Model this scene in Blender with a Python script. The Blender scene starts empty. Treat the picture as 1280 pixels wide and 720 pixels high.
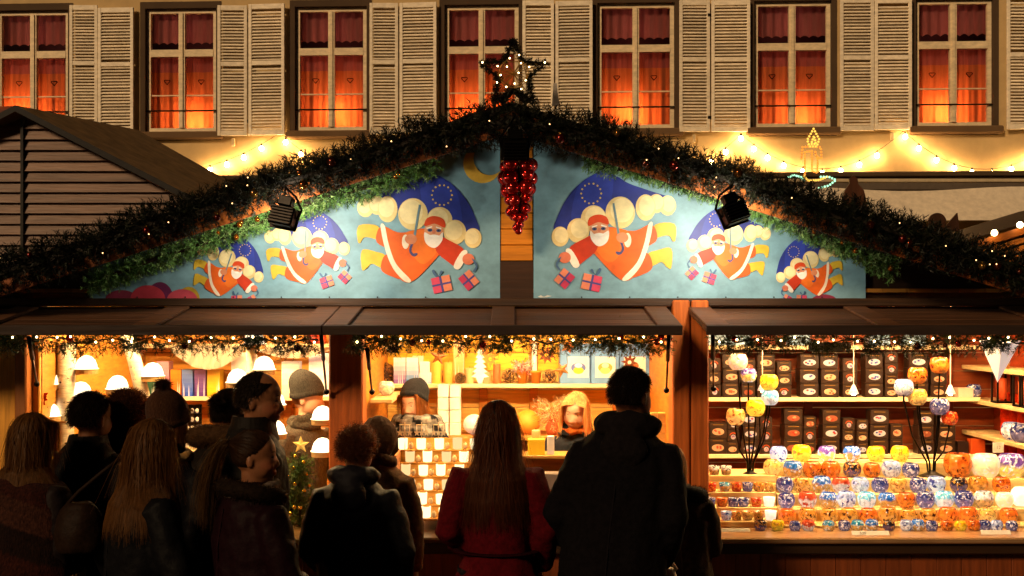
import bpy, math, random
import numpy as np
from mathutils import Vector, Matrix, noise, Euler
random.seed(7); rng = np.random.default_rng(11)
SC = bpy.context.scene; COL = SC.collection
R = math.radians; PI = math.pi
# ---- measured camera: eye 2.07 m above the square, 6.2 m in front of the stall counter
F, CD, CH, HY = 1426.0, 6.2, 2.07, 395.0
def S(Y): return F / (Y + CD)
def W(px, py, Y):
    s = S(Y); return Vector(((px - 640) / s, Y, CH + (HY - py) / s))
def lin(h):
    o = []
    for i in (0, 2, 4):
        c = int(h[i:i+2], 16) / 255
        o.append(c / 12.92 if c <= .04045 else ((c + .055) / 1.055) ** 2.4)
    return tuple(o)
def ordn(n):
    return ['first', 'second', 'third', 'fourth', 'fifth', 'sixth', 'seventh', 'eighth', 'ninth', 'tenth', 'eleventh', 'twelfth', 'thirteenth', 'fourteenth', 'fifteenth', 'sixteenth', 'seventeenth', 'eighteenth', 'nineteenth', 'twentieth'][n]

# ------------------------------------------------------------------ materials
def nodes_of(m):
    m.use_nodes = True; nt = m.node_tree; nt.nodes.clear()
    return nt, nt.nodes, nt.links
def mat(name, rough=.6, metal=0., scale=(6, 6, 6), amt=.35, bump=.15, emit=0., spec=.4, sheen=0., detail=6, coat=0., transl=0., tk=1.):
    m = bpy.data.materials.new(name); nt, N, L = nodes_of(m)
    out = N.new('ShaderNodeOutputMaterial'); b = N.new('ShaderNodeBsdfPrincipled')
    a = N.new('ShaderNodeAttribute'); a.attribute_name = 'Col'
    tc = N.new('ShaderNodeTexCoord'); mp = N.new('ShaderNodeMapping'); mp.inputs['Scale'].default_value = scale
    L.new(tc.outputs['Object'], mp.inputs['Vector'])
    nz = N.new('ShaderNodeTexNoise'); nz.inputs['Scale'].default_value = 1.; nz.inputs['Detail'].default_value = detail; nz.inputs['Roughness'].default_value = .62
    L.new(mp.outputs['Vector'], nz.inputs['Vector'])
    mr = N.new('ShaderNodeMapRange'); mr.inputs['From Min'].default_value = .3; mr.inputs['From Max'].default_value = .7
    mr.inputs['To Min'].default_value = 1 - amt; mr.inputs['To Max'].default_value = 1 + amt
    L.new(nz.outputs['Fac'], mr.inputs['Value'])
    mx = N.new('ShaderNodeVectorMath'); mx.operation = 'SCALE'
    L.new(a.outputs['Color'], mx.inputs[0]); L.new(mr.outputs['Result'], mx.inputs['Scale'])
    L.new(mx.outputs['Vector'], b.inputs['Base Color'])
    b.inputs['Roughness'].default_value = rough; b.inputs['Metallic'].default_value = metal
    b.inputs['Specular IOR Level'].default_value = spec; b.inputs['Sheen Weight'].default_value = sheen
    b.inputs['Coat Weight'].default_value = coat
    if bump:
        bp = N.new('ShaderNodeBump'); bp.inputs['Strength'].default_value = bump; bp.inputs['Distance'].default_value = .02
        L.new(nz.outputs['Fac'], bp.inputs['Height']); L.new(bp.outputs['Normal'], b.inputs['Normal'])
    if emit:
        L.new(mx.outputs['Vector'], b.inputs['Emission Color']); b.inputs['Emission Strength'].default_value = emit
    if transl:
        t = N.new('ShaderNodeBsdfTranslucent'); ms = N.new('ShaderNodeMixShader'); ms.inputs['Fac'].default_value = transl
        tm = N.new('ShaderNodeVectorMath'); tm.operation = 'SCALE'; tm.inputs['Scale'].default_value = tk; L.new(mx.outputs['Vector'], tm.inputs[0]); L.new(tm.outputs['Vector'], t.inputs['Color']); L.new(b.outputs[0], ms.inputs[1]); L.new(t.outputs[0], ms.inputs[2])
        L.new(ms.outputs[0], out.inputs['Surface'])
    else:
        L.new(b.outputs[0], out.inputs['Surface'])
    return m
def emis(name, col, st):
    m = bpy.data.materials.new(name); nt, N, L = nodes_of(m)
    out = N.new('ShaderNodeOutputMaterial'); e = N.new('ShaderNodeEmission')
    e.inputs['Color'].default_value = (*col, 1); e.inputs['Strength'].default_value = st
    L.new(e.outputs[0], out.inputs['Surface']); return m
def glassy(name, fac=.1, tint=(1, 1, 1)):
    m = bpy.data.materials.new(name); nt, N, L = nodes_of(m)
    out = N.new('ShaderNodeOutputMaterial'); t = N.new('ShaderNodeBsdfTransparent'); g = N.new('ShaderNodeBsdfGlossy')
    t.inputs['Color'].default_value = (*tint, 1); g.inputs['Roughness'].default_value = .08
    ms = N.new('ShaderNodeMixShader'); lw = N.new('ShaderNodeLayerWeight'); lw.inputs['Blend'].default_value = .35
    mr = N.new('ShaderNodeMapRange'); mr.inputs['To Min'].default_value = fac * .5; mr.inputs['To Max'].default_value = min(1, fac * 5)
    L.new(lw.outputs['Facing'], mr.inputs['Value']); L.new(mr.outputs['Result'], ms.inputs['Fac'])
    L.new(t.outputs[0], ms.inputs[1]); L.new(g.outputs[0], ms.inputs[2]); L.new(ms.outputs[0], out.inputs['Surface']); return m
def bowl_mat(name, c1, c2, c3, glow, kind=0):
    """painted candle-bowl glass: upper band c1, lower band c2, motif c3; object random shifts the motif"""
    m = bpy.data.materials.new(name); nt, N, L = nodes_of(m)
    out = N.new('ShaderNodeOutputMaterial'); b = N.new('ShaderNodeBsdfPrincipled')
    tc = N.new('ShaderNodeTexCoord'); oi = N.new('ShaderNodeObjectInfo')
    va = N.new('ShaderNodeVectorMath'); va.operation = 'ADD'
    cx = N.new('ShaderNodeCombineXYZ'); k = N.new('ShaderNodeMath'); k.operation = 'MULTIPLY'; k.inputs[1].default_value = 37
    L.new(oi.outputs['Random'], k.inputs[0]); L.new(k.outputs[0], cx.inputs[0]); L.new(k.outputs[0], cx.inputs[1])
    L.new(tc.outputs['Object'], va.inputs[0]); L.new(cx.outputs[0], va.inputs[1])
    nz = N.new('ShaderNodeTexNoise'); nz.inputs['Scale'].default_value = 28; nz.inputs['Detail'].default_value = 4
    L.new(va.outputs[0], nz.inputs['Vector'])
    vo = N.new('ShaderNodeTexNoise'); vo.inputs['Scale'].default_value = 34; vo.inputs['Detail'].default_value = 2; vo.inputs['Distortion'].default_value = 1.6
    L.new(va.outputs[0], vo.inputs['Vector'])
    sx = N.new('ShaderNodeSeparateXYZ'); L.new(tc.outputs['Object'], sx.inputs[0])
    ad = N.new('ShaderNodeMath'); ad.operation = 'MULTIPLY_ADD'; ad.inputs[1].default_value = .055; ad.inputs[2].default_value = -.0275
    L.new(nz.outputs['Fac'], ad.inputs[0])
    ad2 = N.new('ShaderNodeMath'); L.new(sx.outputs['Z'], ad2.inputs[0]); L.new(ad.outputs[0], ad2.inputs[1])
    rp = N.new('ShaderNodeMapRange'); rp.inputs['From Min'].default_value = .045; rp.inputs['From Max'].default_value = .058
    L.new(ad2.outputs[0], rp.inputs['Value'])
    m1 = N.new('ShaderNodeMix'); m1.data_type = 'RGBA'; m1.inputs['A'].default_value = (*c2, 1); m1.inputs['B'].default_value = (*c1, 1)
    L.new(rp.outputs['Result'], m1.inputs['Factor'])
    st = N.new('ShaderNodeMapRange'); st.inputs['From Min'].default_value = .53; st.inputs['From Max'].default_value = .60
    L.new(vo.outputs['Fac'], st.inputs['Value'])
    mk = N.new('ShaderNodeMapRange'); mk.inputs['From Min'].default_value = .40; mk.inputs['From Max'].default_value = .5
    L.new(nz.outputs['Fac'], mk.inputs['Value'])
    mm = N.new('ShaderNodeMath'); mm.operation = 'MULTIPLY'; L.new(st.outputs['Result'], mm.inputs[0]); L.new(mk.outputs['Result'], mm.inputs[1])
    m2 = N.new('ShaderNodeMix'); m2.data_type = 'RGBA'; m2.inputs['B'].default_value = (*c3, 1)
    L.new(m1.outputs['Result'], m2.inputs['A']); L.new(mm.outputs[0], m2.inputs['Factor'])
    n2 = N.new('ShaderNodeTexNoise'); n2.inputs['Scale'].default_value = 48; n2.inputs['Detail'].default_value = 3; L.new(va.outputs[0], n2.inputs['Vector'])
    br = N.new('ShaderNodeMapRange'); br.inputs['From Min'].default_value = .36; br.inputs['From Max'].default_value = .62; br.inputs['To Min'].default_value = .28; br.inputs['To Max'].default_value = 1.25
    L.new(n2.outputs['Fac'], br.inputs['Value']); m3 = N.new('ShaderNodeMix'); m3.data_type = 'RGBA'; m3.blend_type = 'MULTIPLY'; m3.inputs['Factor'].default_value = .3 if glow > .5 else .6
    L.new(m2.outputs['Result'], m3.inputs['A']); L.new(br.outputs['Result'], m3.inputs['B']); m2 = m3
    L.new(m2.outputs['Result'], b.inputs['Base Color']); b.inputs['Roughness'].default_value = .16
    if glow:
        L.new(m2.outputs['Result'], b.inputs['Emission Color']); b.inputs['Emission Strength'].default_value = glow  # emission stands in for backlight showing through the glass
    L.new(b.outputs[0], out.inputs['Surface']); return m

M = {}
M['wood'] = mat('lit pine boards', .5, scale=(3, 8, 40), amt=.28, bump=.12, spec=.35)
M['woodv'] = mat('upright timber', .45, scale=(45, 45, 3), amt=.35, bump=.15, spec=.4)
M['woodroof'] = mat('weathered flap boards', .6, scale=(3, 40, 40), amt=.5, bump=.25)
M['plank'] = mat('stained cladding', .5, scale=(4, 30, 60), amt=.4, bump=.25, spec=.5)
M['plaster'] = mat('old plaster', .9, scale=(2.5, 2.5, 2.5), amt=.16, bump=.12, detail=10)
M['paint'] = mat('flaking oil paint', .55, scale=(9, 9, 22), amt=.2, bump=.1)
M['panel'] = mat('hand painted board', .5, scale=(7, 7, 9), amt=.26, bump=.04, detail=8)
M['plain'] = mat('plain matt', .7, scale=(12, 12, 12), amt=.15, bump=.05)
M['gloss'] = mat('glossy printed card', .3, scale=(12, 12, 12), amt=.1, bump=.0)
M['metal'] = mat('dark metal', .35, metal=.8, scale=(30, 30, 30), amt=.2, bump=.05)
M['steel'] = mat('counter sheet', .28, metal=.55, scale=(5, 40, 20), amt=.2, bump=.03)
M['cloth'] = mat('woven cloth', .95, scale=(45, 45, 45), amt=.35, bump=.3, spec=.04)
M['knit'] = mat('knitted wool', .95, scale=(160, 160, 60), amt=.45, bump=.6, sheen=.03, spec=.06)
M['shell'] = mat('coat shell fabric', .55, scale=(60, 60, 60), amt=.3, bump=.2, spec=.05)
M['skin'] = mat('skin', .5, scale=(30, 30, 30), amt=.08, bump=.03, spec=.2)
M['hair'] = mat('hair strands', .45, scale=(80, 80, 10), amt=.3, bump=0, spec=.12, transl=.5, tk=3.2)
M['fur'] = mat('fur', .8, scale=(50, 50, 50), amt=.4, bump=0, spec=.1, transl=.5, tk=3.)
M['leaf'] = mat('fir needles', .55, scale=(20, 20, 20), amt=.4, bump=0, spec=.2)
M['bark'] = mat('birch bark', .8, scale=(14, 14, 60), amt=.25, bump=.3)
M['stone'] = mat('wet cobbles', .45, scale=(7, 7, 7), amt=.4, bump=.5)
M['tile'] = mat('clay tiles', .7, scale=(9, 9, 9), amt=.5, bump=.3)
M['curtain'] = mat('thin red curtain', .9, scale=(40, 40, 6), amt=.12, bump=.1, transl=.7, spec=.1)
M['drape'] = mat('white voile', .9, scale=(60, 60, 8), amt=.12, bump=.1, transl=.4, spec=.1)
M['bauble'] = mat('red bauble', .16, scale=(5, 5, 5), amt=.1, bump=0, spec=.6, metal=.85, coat=.3)
M['glass'] = glassy('clear glass', .1)
M['pane'] = glassy('window glass', .05, (.92, .92, .92))
M['cup'] = glassy('cup glass', .16, (.97, .95, .9))
M['bulb'] = emis('festoon bulb', (1, .58, .22), 150)
M['fairy'] = emis('fairy bulb', (1, .66, .28), 22)
M['fairydim'] = emis('garland bulb', (1, .55, .2), 5)
M['fairygreen'] = emis('mint bulb', (.45, 1, .6), 1.6)
M['fairyyellow'] = emis('yellow bulb', (1, .55, .08), 1.7)
M['fairyorange'] = emis('orange bulb', (1, .30, .04), 1.5)
M['tube'] = emis('booth lamp', (1, .65, .28), 155)
M['tuberear'] = emis('rear booth lamp', (1, .64, .28), 115)
M['flood'] = emis('floodlight face', (1, .86, .64), 430)
M['dome'] = emis('porcelain dome glow', (1, .80, .50), 3.4)
M['votivedim'] = emis('dim votive', (1, .66, .28), 1.15)
M['votive'] = emis('lit votive', (1, .74, .38), 2.2)
M['pend'] = emis('pendant lamp', (1, .8, .5), 30)
M['roomhigh'] = emis('added upper pane light', (1, .40, .32), 36)
M['roomdim'] = emis('faint window lamp', (1, .36, .11), 170)
M['room'] = emis('window lamp', (1, .37, .11), 270)
M['shade'] = mat('lit white paper', .8, scale=(20, 20, 20), amt=.05, bump=.02, emit=.55)
M['glow'] = mat('added goods glow', .6, scale=(20, 20, 20), amt=.12, bump=.02, emit=.22)  # small emission added to goods that are no lamps

# ------------------------------------------------------------------ mesh builder
class MB:
    def __init__(s, col=(.5, .5, .5)): s.v = []; s.f = []; s.c = []; s.col = col; s.sm = []; s.smooth = False
    def face(s, idx, col=None): s.f.append(tuple(idx)); s.c.append(col or s.col); s.sm.append(s.smooth)
    def poly(s, pts, col=None):
        n = len(s.v); s.v += [tuple(p) for p in pts]; s.face(range(n, n + len(pts)), col)
    def box(s, x0, x1, y0, y1, z0, z1, col=None, M4=None):
        n = len(s.v)
        P = [(x, y, z) for z in (z0, z1) for y in (y0, y1) for x in (x0, x1)]
        if M4 is not None: P = [tuple(M4 @ Vector(p)) for p in P]
        s.v += P
        for q in ((0, 2, 3, 1), (4, 5, 7, 6), (0, 1, 5, 4), (2, 6, 7, 3), (0, 4, 6, 2), (1, 3, 7, 5)): s.face([n + i for i in q], col)
    def bbox(s, x0, x1, y0, y1, z0, z1, b=.006, col=None, M4=None):
        """box with chamfered edges"""
        n0 = len(s.v); cx, cy, cz = (x0+x1)/2, (y0+y1)/2, (z0+z1)/2
        b = min(b, (x1-x0)*.3, (y1-y0)*.3, (z1-z0)*.3)
        hx, hy, hz = (x1-x0)/2, (y1-y0)/2, (z1-z0)/2
        idx = {}
        for sx in (-1, 1):
            for sy in (-1, 1):
                for sz in (-1, 1):
                    for a in range(3):
                        p = [sx*hx, sy*hy, sz*hz]
                        for j in range(3):
                            if j != a: p[j] -= (sx, sy, sz)[j] * b
                        p = Vector((p[0]+cx, p[1]+cy, p[2]+cz))
                        if M4 is not None: p = M4 @ p
                        idx[(sx, sy, sz, a)] = len(s.v); s.v.append(tuple(p))
        for a in range(3):
            o = [j for j in range(3) if j != a]
            for sg in (-1, 1):
                q = []
                for u, w in ((-1, -1), (1, -1), (1, 1), (-1, 1)):
                    t = [0, 0, 0]; t[a] = sg; t[o[0]] = u; t[o[1]] = w; q.append(idx[(*t, a)])
                if (sg > 0) == (a == 1): q.reverse()
                s.face(q, col)
            for u in (-1, 1):
                for w in (-1, 1):
                    t0 = [0, 0, 0]; t0[o[0]] = u; t0[o[1]] = w
                    ta = list(t0); ta[a] = -1; tb = list(t0); tb[a] = 1
                    s.face([idx[(*ta, o[0])], idx[(*tb, o[0])], idx[(*tb, o[1])], idx[(*ta, o[1])]], col)
        for k in [(x, y, z) for x in (-1, 1) for y in (-1, 1) for z in (-1, 1)]:
            s.face([idx[(*k, 0)], idx[(*k, 1)], idx[(*k, 2)]], col)
    def tube(s, pts, rad, n=10, col=None, flat=None, cap=True):
        """tapered tube through pts; rad = number, list, or list of (rx, ry)"""
        pts = [Vector(p) for p in pts]; m = len(pts)
        if not isinstance(rad, (list, tuple)): rad = [rad] * m
        up = None; base = len(s.v)
        for i, p in enumerate(pts):
            t = (pts[min(i+1, m-1)] - pts[max(i-1, 0)]).normalized()
            if up is None:
                up = Vector((0, 1, 0)) if abs(t.y) < .9 else Vector((1, 0, 0))
            b = t.cross(up).normalized(); up = b.cross(t).normalized()
            rx, ry = rad[i] if isinstance(rad[i], (list, tuple)) else (rad[i], rad[i])
            for k in range(n):
                a = 2 * PI * k / n
                s.v.append(tuple(p + b * (math.cos(a) * rx) + up * (math.sin(a) * ry)))
        for i in range(m - 1):
            for k in range(n):
                a, b_ = base + i*n + k, base + i*n + (k+1) % n
                s.face((a, b_, b_ + n, a + n), col)
        if cap:
            s.face([base + k for k in reversed(range(n))], col); s.face([base + (m-1)*n + k for k in range(n)], col)
    def lathe(s, prof, c=(0, 0, 0), n=20, col=None, closed=False):
        base = len(s.v); m = len(prof)
        for r, z in prof:
            for k in range(n):
                a = 2*PI*k/n; s.v.append((c[0] + r*math.cos(a), c[1] + r*math.sin(a), c[2] + z))
        for i in range(m-1):
            for k in range(n):
                a, b = base+i*n+k, base+i*n+(k+1) % n
                s.face((a, b, b+n, a+n), col)
        if prof[0][0] > 1e-4: s.face([base+k for k in reversed(range(n))], col)
        if prof[-1][0] > 1e-4 and closed: s.face([base+(m-1)*n+k for k in range(n)], col)
    def ball(s, c, r, n=12, m=8, col=None, M4=None):
        rx, ry, rz = r if isinstance(r, (tuple, list)) else (r, r, r)
        base = len(s.v)
        for i in range(m+1):
            t = PI*i/m
            for k in range(n):
                a = 2*PI*k/n
                p = Vector((rx*math.sin(t)*math.cos(a), ry*math.sin(t)*math.sin(a), -rz*math.cos(t)))
                if M4 is not None: p = M4 @ p
                s.v.append((c[0]+p.x, c[1]+p.y, c[2]+p.z))
        for i in range(m):
            for k in range(n):
                a, b = base+i*n+k, base+i*n+(k+1) % n
                s.face((a, b, b+n, a+n), col)
    def build(s, name, m, parent=None, base=None, local=False):
        me = bpy.data.meshes.new(name)
        off = Vector((0, 0, 0))
        if not local:
            if parent is not None:
                p = parent
                while p: off += p.location; p = p.parent
            elif base is not None: off = Vector(base)
        V = np.array(s.v, dtype=float) - np.array(off)
        me.from_pydata(V.tolist(), [], s.f)
        paint(me, np.repeat(np.array(s.c, dtype=np.float32), [len(f) for f in s.f], axis=0))
        me.polygons.foreach_set('use_smooth', s.sm)
        me.materials.append(m if not isinstance(m, str) else M[m])
        o = bpy.data.objects.new(name, me); COL.objects.link(o); o.parent = parent
        if parent is None and base is not None: o.location = base
        return o
def build_split(mb, name, m, parent=None, **kw):
    """one object per loose piece of the builder"""
    par = list(range(len(mb.v)))
    def find(i):
        while par[i] != i: par[i] = par[par[i]]; i = par[i]
        return i
    for f in mb.f:
        r = find(f[0])
        for i in f[1:]: par[find(i)] = r
    groups = {}
    for k, f in enumerate(mb.f): groups.setdefault(find(f[0]), []).append(k)
    out = []
    for ks in groups.values():
        b = MB(); mp = {}
        for k in ks:
            for i in mb.f[k]:
                if i not in mp: mp[i] = len(b.v); b.v.append(mb.v[i])
            b.f.append(tuple(mp[i] for i in mb.f[k])); b.c.append(mb.c[k]); b.sm.append(mb.sm[k])
        out.append(b.build(name, m, parent, **kw))
    return out
def paint(me, cols):
    ca = me.color_attributes.new('Col', 'FLOAT_COLOR', 'CORNER')
    a = np.ones((len(cols), 4), dtype=np.float32); a[:, :3] = cols; ca.data.foreach_set('color', a.ravel())
def soup(name, V, cols, m, parent=None, local=True, base=None):
    """N polygons of equal corner count from an (N, k, 3) array"""
    V = np.asarray(V, dtype=np.float32); n, k, _ = V.shape; me = bpy.data.meshes.new(name)
    off = np.zeros(3, dtype=np.float32)
    if not local and parent is not None:
        p = parent; o_ = Vector((0, 0, 0))
        while p: o_ += p.location; p = p.parent
        off = np.array(o_, dtype=np.float32)
    elif base is not None: off = np.array(base, dtype=np.float32)
    me.vertices.add(n*k); me.vertices.foreach_set('co', (V - off).ravel())
    me.loops.add(n*k); me.loops.foreach_set('vertex_index', np.arange(n*k, dtype=np.int32))
    me.polygons.add(n); me.polygons.foreach_set('loop_start', np.arange(0, n*k, k, dtype=np.int32))
    me.update(calc_edges=True)
    paint(me, np.repeat(np.asarray(cols, dtype=np.float32), k, axis=0))
    me.materials.append(M[m] if isinstance(m, str) else m)
    o = bpy.data.objects.new(name, me); COL.objects.link(o); o.parent = parent
    if parent is None and base is not None: o.location = base
    return o
def tag(o, label=None, cat=None, group=None, kind=None):
    if label: o['label'] = label
    if cat: o['category'] = cat
    if group: o['group'] = group
    if kind: o['kind'] = kind
    return o
def thing(name, label, cat, loc=(0, 0, 0), group=None, rz=0.):
    o = bpy.data.objects.new(name, None); COL.objects.link(o); o.location = loc; o.rotation_euler = (0, 0, rz)
    o.empty_display_size = .1
    return tag(o, label, cat, group)
def smooth_poly(P, n=4):
    P = [np.array(p, float) for p in P]; o = []
    m = len(P)
    for i in range(m):
        a, b, c, d = P[i-1], P[i], P[(i+1) % m], P[(i+2) % m]
        for k in range(n):
            t = k/n
            o.append(.5*((2*b) + (-a+c)*t + (2*a-5*b+4*c-d)*t*t + (-a+3*b-3*c+d)*t**3))
    return o
def vary(c, a=.15):
    k = 1 + random.uniform(-a, a); return (c[0]*k, c[1]*k, c[2]*k)

# fir sprigs: arrays of needle triangles
def needles(centers, dirs, length=.1, nn=16, nl=.035, nw=.0045):
    """centers, dirs (N,3): twig base and direction. returns (N*nn,3,3)"""
    n = len(centers)
    t = np.tile(np.linspace(.08, 1, nn), (n, 1))[:, :, None]
    d = dirs / np.linalg.norm(dirs, axis=1, keepdims=True)
    b = centers[:, None, :] + d[:, None, :] * t * length
    rnd = rng.normal(size=(n, nn, 3)); rnd -= (rnd * d[:, None, :]).sum(2, keepdims=True) * d[:, None, :]
    rnd /= np.linalg.norm(rnd, axis=2, keepdims=True)
    nd = rnd * .8 + d[:, None, :] * .65; nd /= np.linalg.norm(nd, axis=2, keepdims=True)
    L = nl * rng.uniform(.7, 1.2, (n, nn, 1)); sd = np.cross(nd, rng.normal(size=(n, nn, 3))); sd /= np.linalg.norm(sd, axis=2, keepdims=True)
    tri = np.stack([b - sd*nw/2, b + sd*nw/2, b + nd*L], axis=2)
    return tri.reshape(-1, 3, 3)
def path_samples(path, n):
    P = np.array([tuple(p) for p in path], float); seg = np.linalg.norm(P[1:]-P[:-1], axis=1); cum = np.r_[0, np.cumsum(seg)]
    t = np.sort(rng.uniform(0, cum[-1], n)); i = np.clip(np.searchsorted(cum, t)-1, 0, len(seg)-1)
    u = ((t-cum[i])/seg[i])[:, None]; T = (P[i+1]-P[i])/seg[i][:, None]
    return P[i]*(1-u)+P[i+1]*u, T
def fir(path, rad, n, length=.1, nn=16, nl=.035, cols=((.012, .03, .01),), nw=.0045, squash=1.):
    C, T = path_samples(path, n)
    r = rng.normal(size=(n, 3)); r -= (r*T).sum(1, keepdims=True)*T; r /= np.linalg.norm(r, axis=1, keepdims=True)
    lump = np.array([1 + .8*noise.noise(Vector(c)*6.5) for c in C])[:, None]
    st = C + r*rad*rng.uniform(0, .55, (n, 1))*lump
    d = r*rng.uniform(.5, 1.1, (n, 1)) + T*rng.uniform(-.9, .9, (n, 1)) + rng.normal(size=(n, 3))*.15
    tri = needles(st, d, length, nn, nl, nw)
    pal = np.array(cols); c = pal[rng.integers(0, len(pal), n)]*rng.uniform(.6, 1.5, (n, 1))
    return tri, np.repeat(c, nn, axis=0)
# ================================================================== GROUND
mb = MB(lin('3a3230')); mb.poly([(-80, -60, 0), (80, -60, 0), (80, 120, 0), (-80, 120, 0)])
tag(mb.build('ground', 'stone'), kind='structure')

# ================================================================== HOUSE BEHIND THE STALLS
YB, PSI = 9.7, R(-2.6)
def BL(px, py, out=0.):
    """point of the facade plane seen at this spot of the photo, in house coordinates"""
    a = (px-640)/F; u = a*(YB+CD)/(math.cos(PSI)-a*math.sin(PSI)); d = YB+CD+u*math.sin(PSI)
    return u, CH+(HY-py)*d/F
house = thing('town_house', 'old cream town house with orange lit windows and louvred shutters behind the stalls', 'house', (0, YB, 0), rz=PSI)
def hb(mb, x0, x1, y0, y1, z0, z1, col=None): mb.box(x0, x1, y0, y1, z0, z1, col)
WIN = [(-5, 85, 12, 165), (182, 270, 10, 165), (369, 458, 8, 164), (556, 648, 6, 162), (747, 843, 4, 162), (943, 1039, 0, 161), (1145, 1241, -2, 159)]
WL = []
for x0, x1, y0, y1 in WIN:
    ua, zb = BL(x0, y1); ub, zt = BL(x1, y0); WL.append((ua, ub, zb, zt))
zb = sum(w[2] for w in WL)/7; zt = sum(w[3] for w in WL)/7
WL = [(a, b, zb, zt) for a, b, _, _ in WL]
wall = MB(lin('bfa474')); EM = .075
top, uL, uR = zt + 2.6, -13., 13.
hb(wall, uL, uR, 0, .3, 0, zb-.12); hb(wall, uL, uR, 0, .3, zt+.10, top)
cur = uL
for a, b, _, _ in WL:
    hb(wall, cur, a-EM, 0, .3, zb-.12, zt+.10); cur = b+EM
hb(wall, cur, uR, 0, .3, zb-.12, zt+.10)
wall.build('wall', 'plaster', house, local=True)
ledge = MB(lin('4a3b28')); zl = BL(700, 218)[1]
ledge.bbox(uL, uR, -.14, -.002, zl-.07, zl, .012); ledge.bbox(uL, uR, -.09, -.003, zl-.15, zl-.073, .01)
ledge.build('cornice', 'plaster', house, local=True)
rf = MB(lin('3a2418')); rf.poly([(uL, -.4, top), (uR, -.4, top), (uR, 4, top+4), (uL, 4, top+4)]); rf.build('roof', 'tile', house, local=True)
for wi, (a, b, z0, z1) in enumerate(WL):
    st = MB(lin('4b3a28'))                                          # stone embrasure + sill
    hb(st, a-EM, a-.004, -.012, .22, z0-.115, z1+.095); hb(st, b+.004, b+EM, -.012, .22, z0-.115, z1+.095)
    hb(st, a-.004, b+.004, -.012, .22, z1+.004, z1+.095)
    st.build('window_surround', 'plaster', house, local=True)
    sl = MB(lin('6b5236')); sl.bbox(a-.12, b+.12, -.10, .2, z0-.11, z0-.004, .02); sl.build('sill', 'plaster', house, local=True)
    fr = MB(lin('e0cca6')); y0, y1 = .05, .11; t = .055; mid = (a+b)/2; tr = z1-(z1-z0)*.355
    hb(fr, a, a+t, y0, y1, z0, z1); hb(fr, b-t, b, y0, y1, z0, z1)
    hb(fr, a+t, b-t, y0, y1, z1-t, z1); hb(fr, a+t, b-t, y0, y1, z0, z0+t+.01)
    hb(fr, mid-.045, mid+.045, y0-.012, y1, z0+t+.01, z1-t); fr.box(mid-.02, mid+.02, y0-.03, y0-.013, z0+t+.01, z1-t)
    for q0, q1 in ((a+t, mid-.045), (mid+.045, b-t)):
        hb(fr, q0, q1, y0-.008, y1, tr-.05, tr+.05); gz = z0+(tr-z0)*.47
        hb(fr, q0, q1, y0+.015, y1-.015, gz-.008, gz+.008)
    w = fr.build('window', 'paint', house, local=True)
    pn = MB((.5, .5, .5)); pn.poly([(a+t-.01, .085, z0+t), (b-t+.01, .085, z0+t), (b-t+.01, .085, z1-t+.01), (a+t-.01, .085, z1-t+.01)])
    pn.build('pane', 'pane', w, local=True)
    # curtains: gathered lower pair, scalloped upper valance
    cu = MB(lin('c05038')); N_ = 60
    for q0, q1 in ((a+.02, mid-.01), (mid+.01, b-.02)):
        for i in range(N_):
            for (za, zb_, cc) in ((z0+.03, z0+(tr-z0)*.78, lin('e08050')), (z0+(tr-z0)*.78, tr+.02, lin('c06a66'))):
                xs = [q0+(q1-q0)*(i+k)/N_ for k in (0, 1)]
                ys = [.17+.010*math.sin(x*30+wi*2.1)+.004*math.sin(x*71+wi) for x in xs]
                cu.poly([(xs[0], ys[0], za), (xs[1], ys[1], za), (xs[1], ys[1], zb_), (xs[0], ys[0], zb_)], vary(tuple(q*[1, .8, 1.1, .9, .75, 1.05, .9][wi] for q in cc), .06))
        for i in range(N_):                                         # valance
            xs = [q0+(q1-q0)*(i+k)/N_ for k in (0, 1)]
            zz = [tr+.15+.03*abs(math.sin((x-q0)/(q1-q0)*PI*4)) for x in xs]; ys = [.17+.01*math.sin(x*50) for x in xs]
            cu.poly([(xs[0], ys[0], zz[0]), (xs[1], ys[1], zz[1]), (xs[1], ys[1], z1), (xs[0], ys[0], z1)], lin('b8706a'))
        cx, cz = (q0+q1)/2, z0+(tr-z0)*.66                          # embroidered heart
        hp = [(cx+.045*math.sin(k/14*2*PI)**3, .145, cz+.04*(math.cos(k/14*2*PI)*.8-.32*math.cos(k/7*2*PI))) for k in range(14)]
        for k in range(14): cu.tube([hp[k], hp[(k+1) % 14]], .006, 4, lin('5a1a18'))
    cu.build('curtain', 'curtain', w, local=True)
    rl = MB(lin('15100c')); zr = z0+(tr-z0)*.27; rl.tube([(a-.03, .02, zr), (b+.03, .02, zr)], .011, 8); rl.build('guard_rail', 'metal', w, local=True)
    rm = MB(lin('4a1a10'))                                          # the room
    rm.poly([(a-.3, .9, z0-.1), (b+.3, .9, z0-.1), (b+.3, .9, z1+.1), (a-.3, .9, z1+.1)])
    rm.poly([(a-.3, .3, tr), (b+.3, .3, tr), (b+.3, .9, tr), (a-.3, .9, tr)], (.01, .01, .01))  # unseen divider added to keep the upper half of the window dark
    rm.poly([(a-.3, .3, z0-.1), (b+.3, .3, z0-.1), (b+.3, .9, z0-.1), (a-.3, .9, z0-.1)])
    rm.poly([(a-.3, .3, z1+.1), (b+.3, .3, z1+.1), (b+.3, .9, z1+.1), (a-.3, .9, z1+.1)])
    for x in (a-.3, b+.3): rm.poly([(x, .3, z0-.1), (x, .9, z0-.1), (x, .9, z1+.1), (x, .3, z1+.1)])
    rm.build('room', 'plain', w, local=True)
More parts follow.
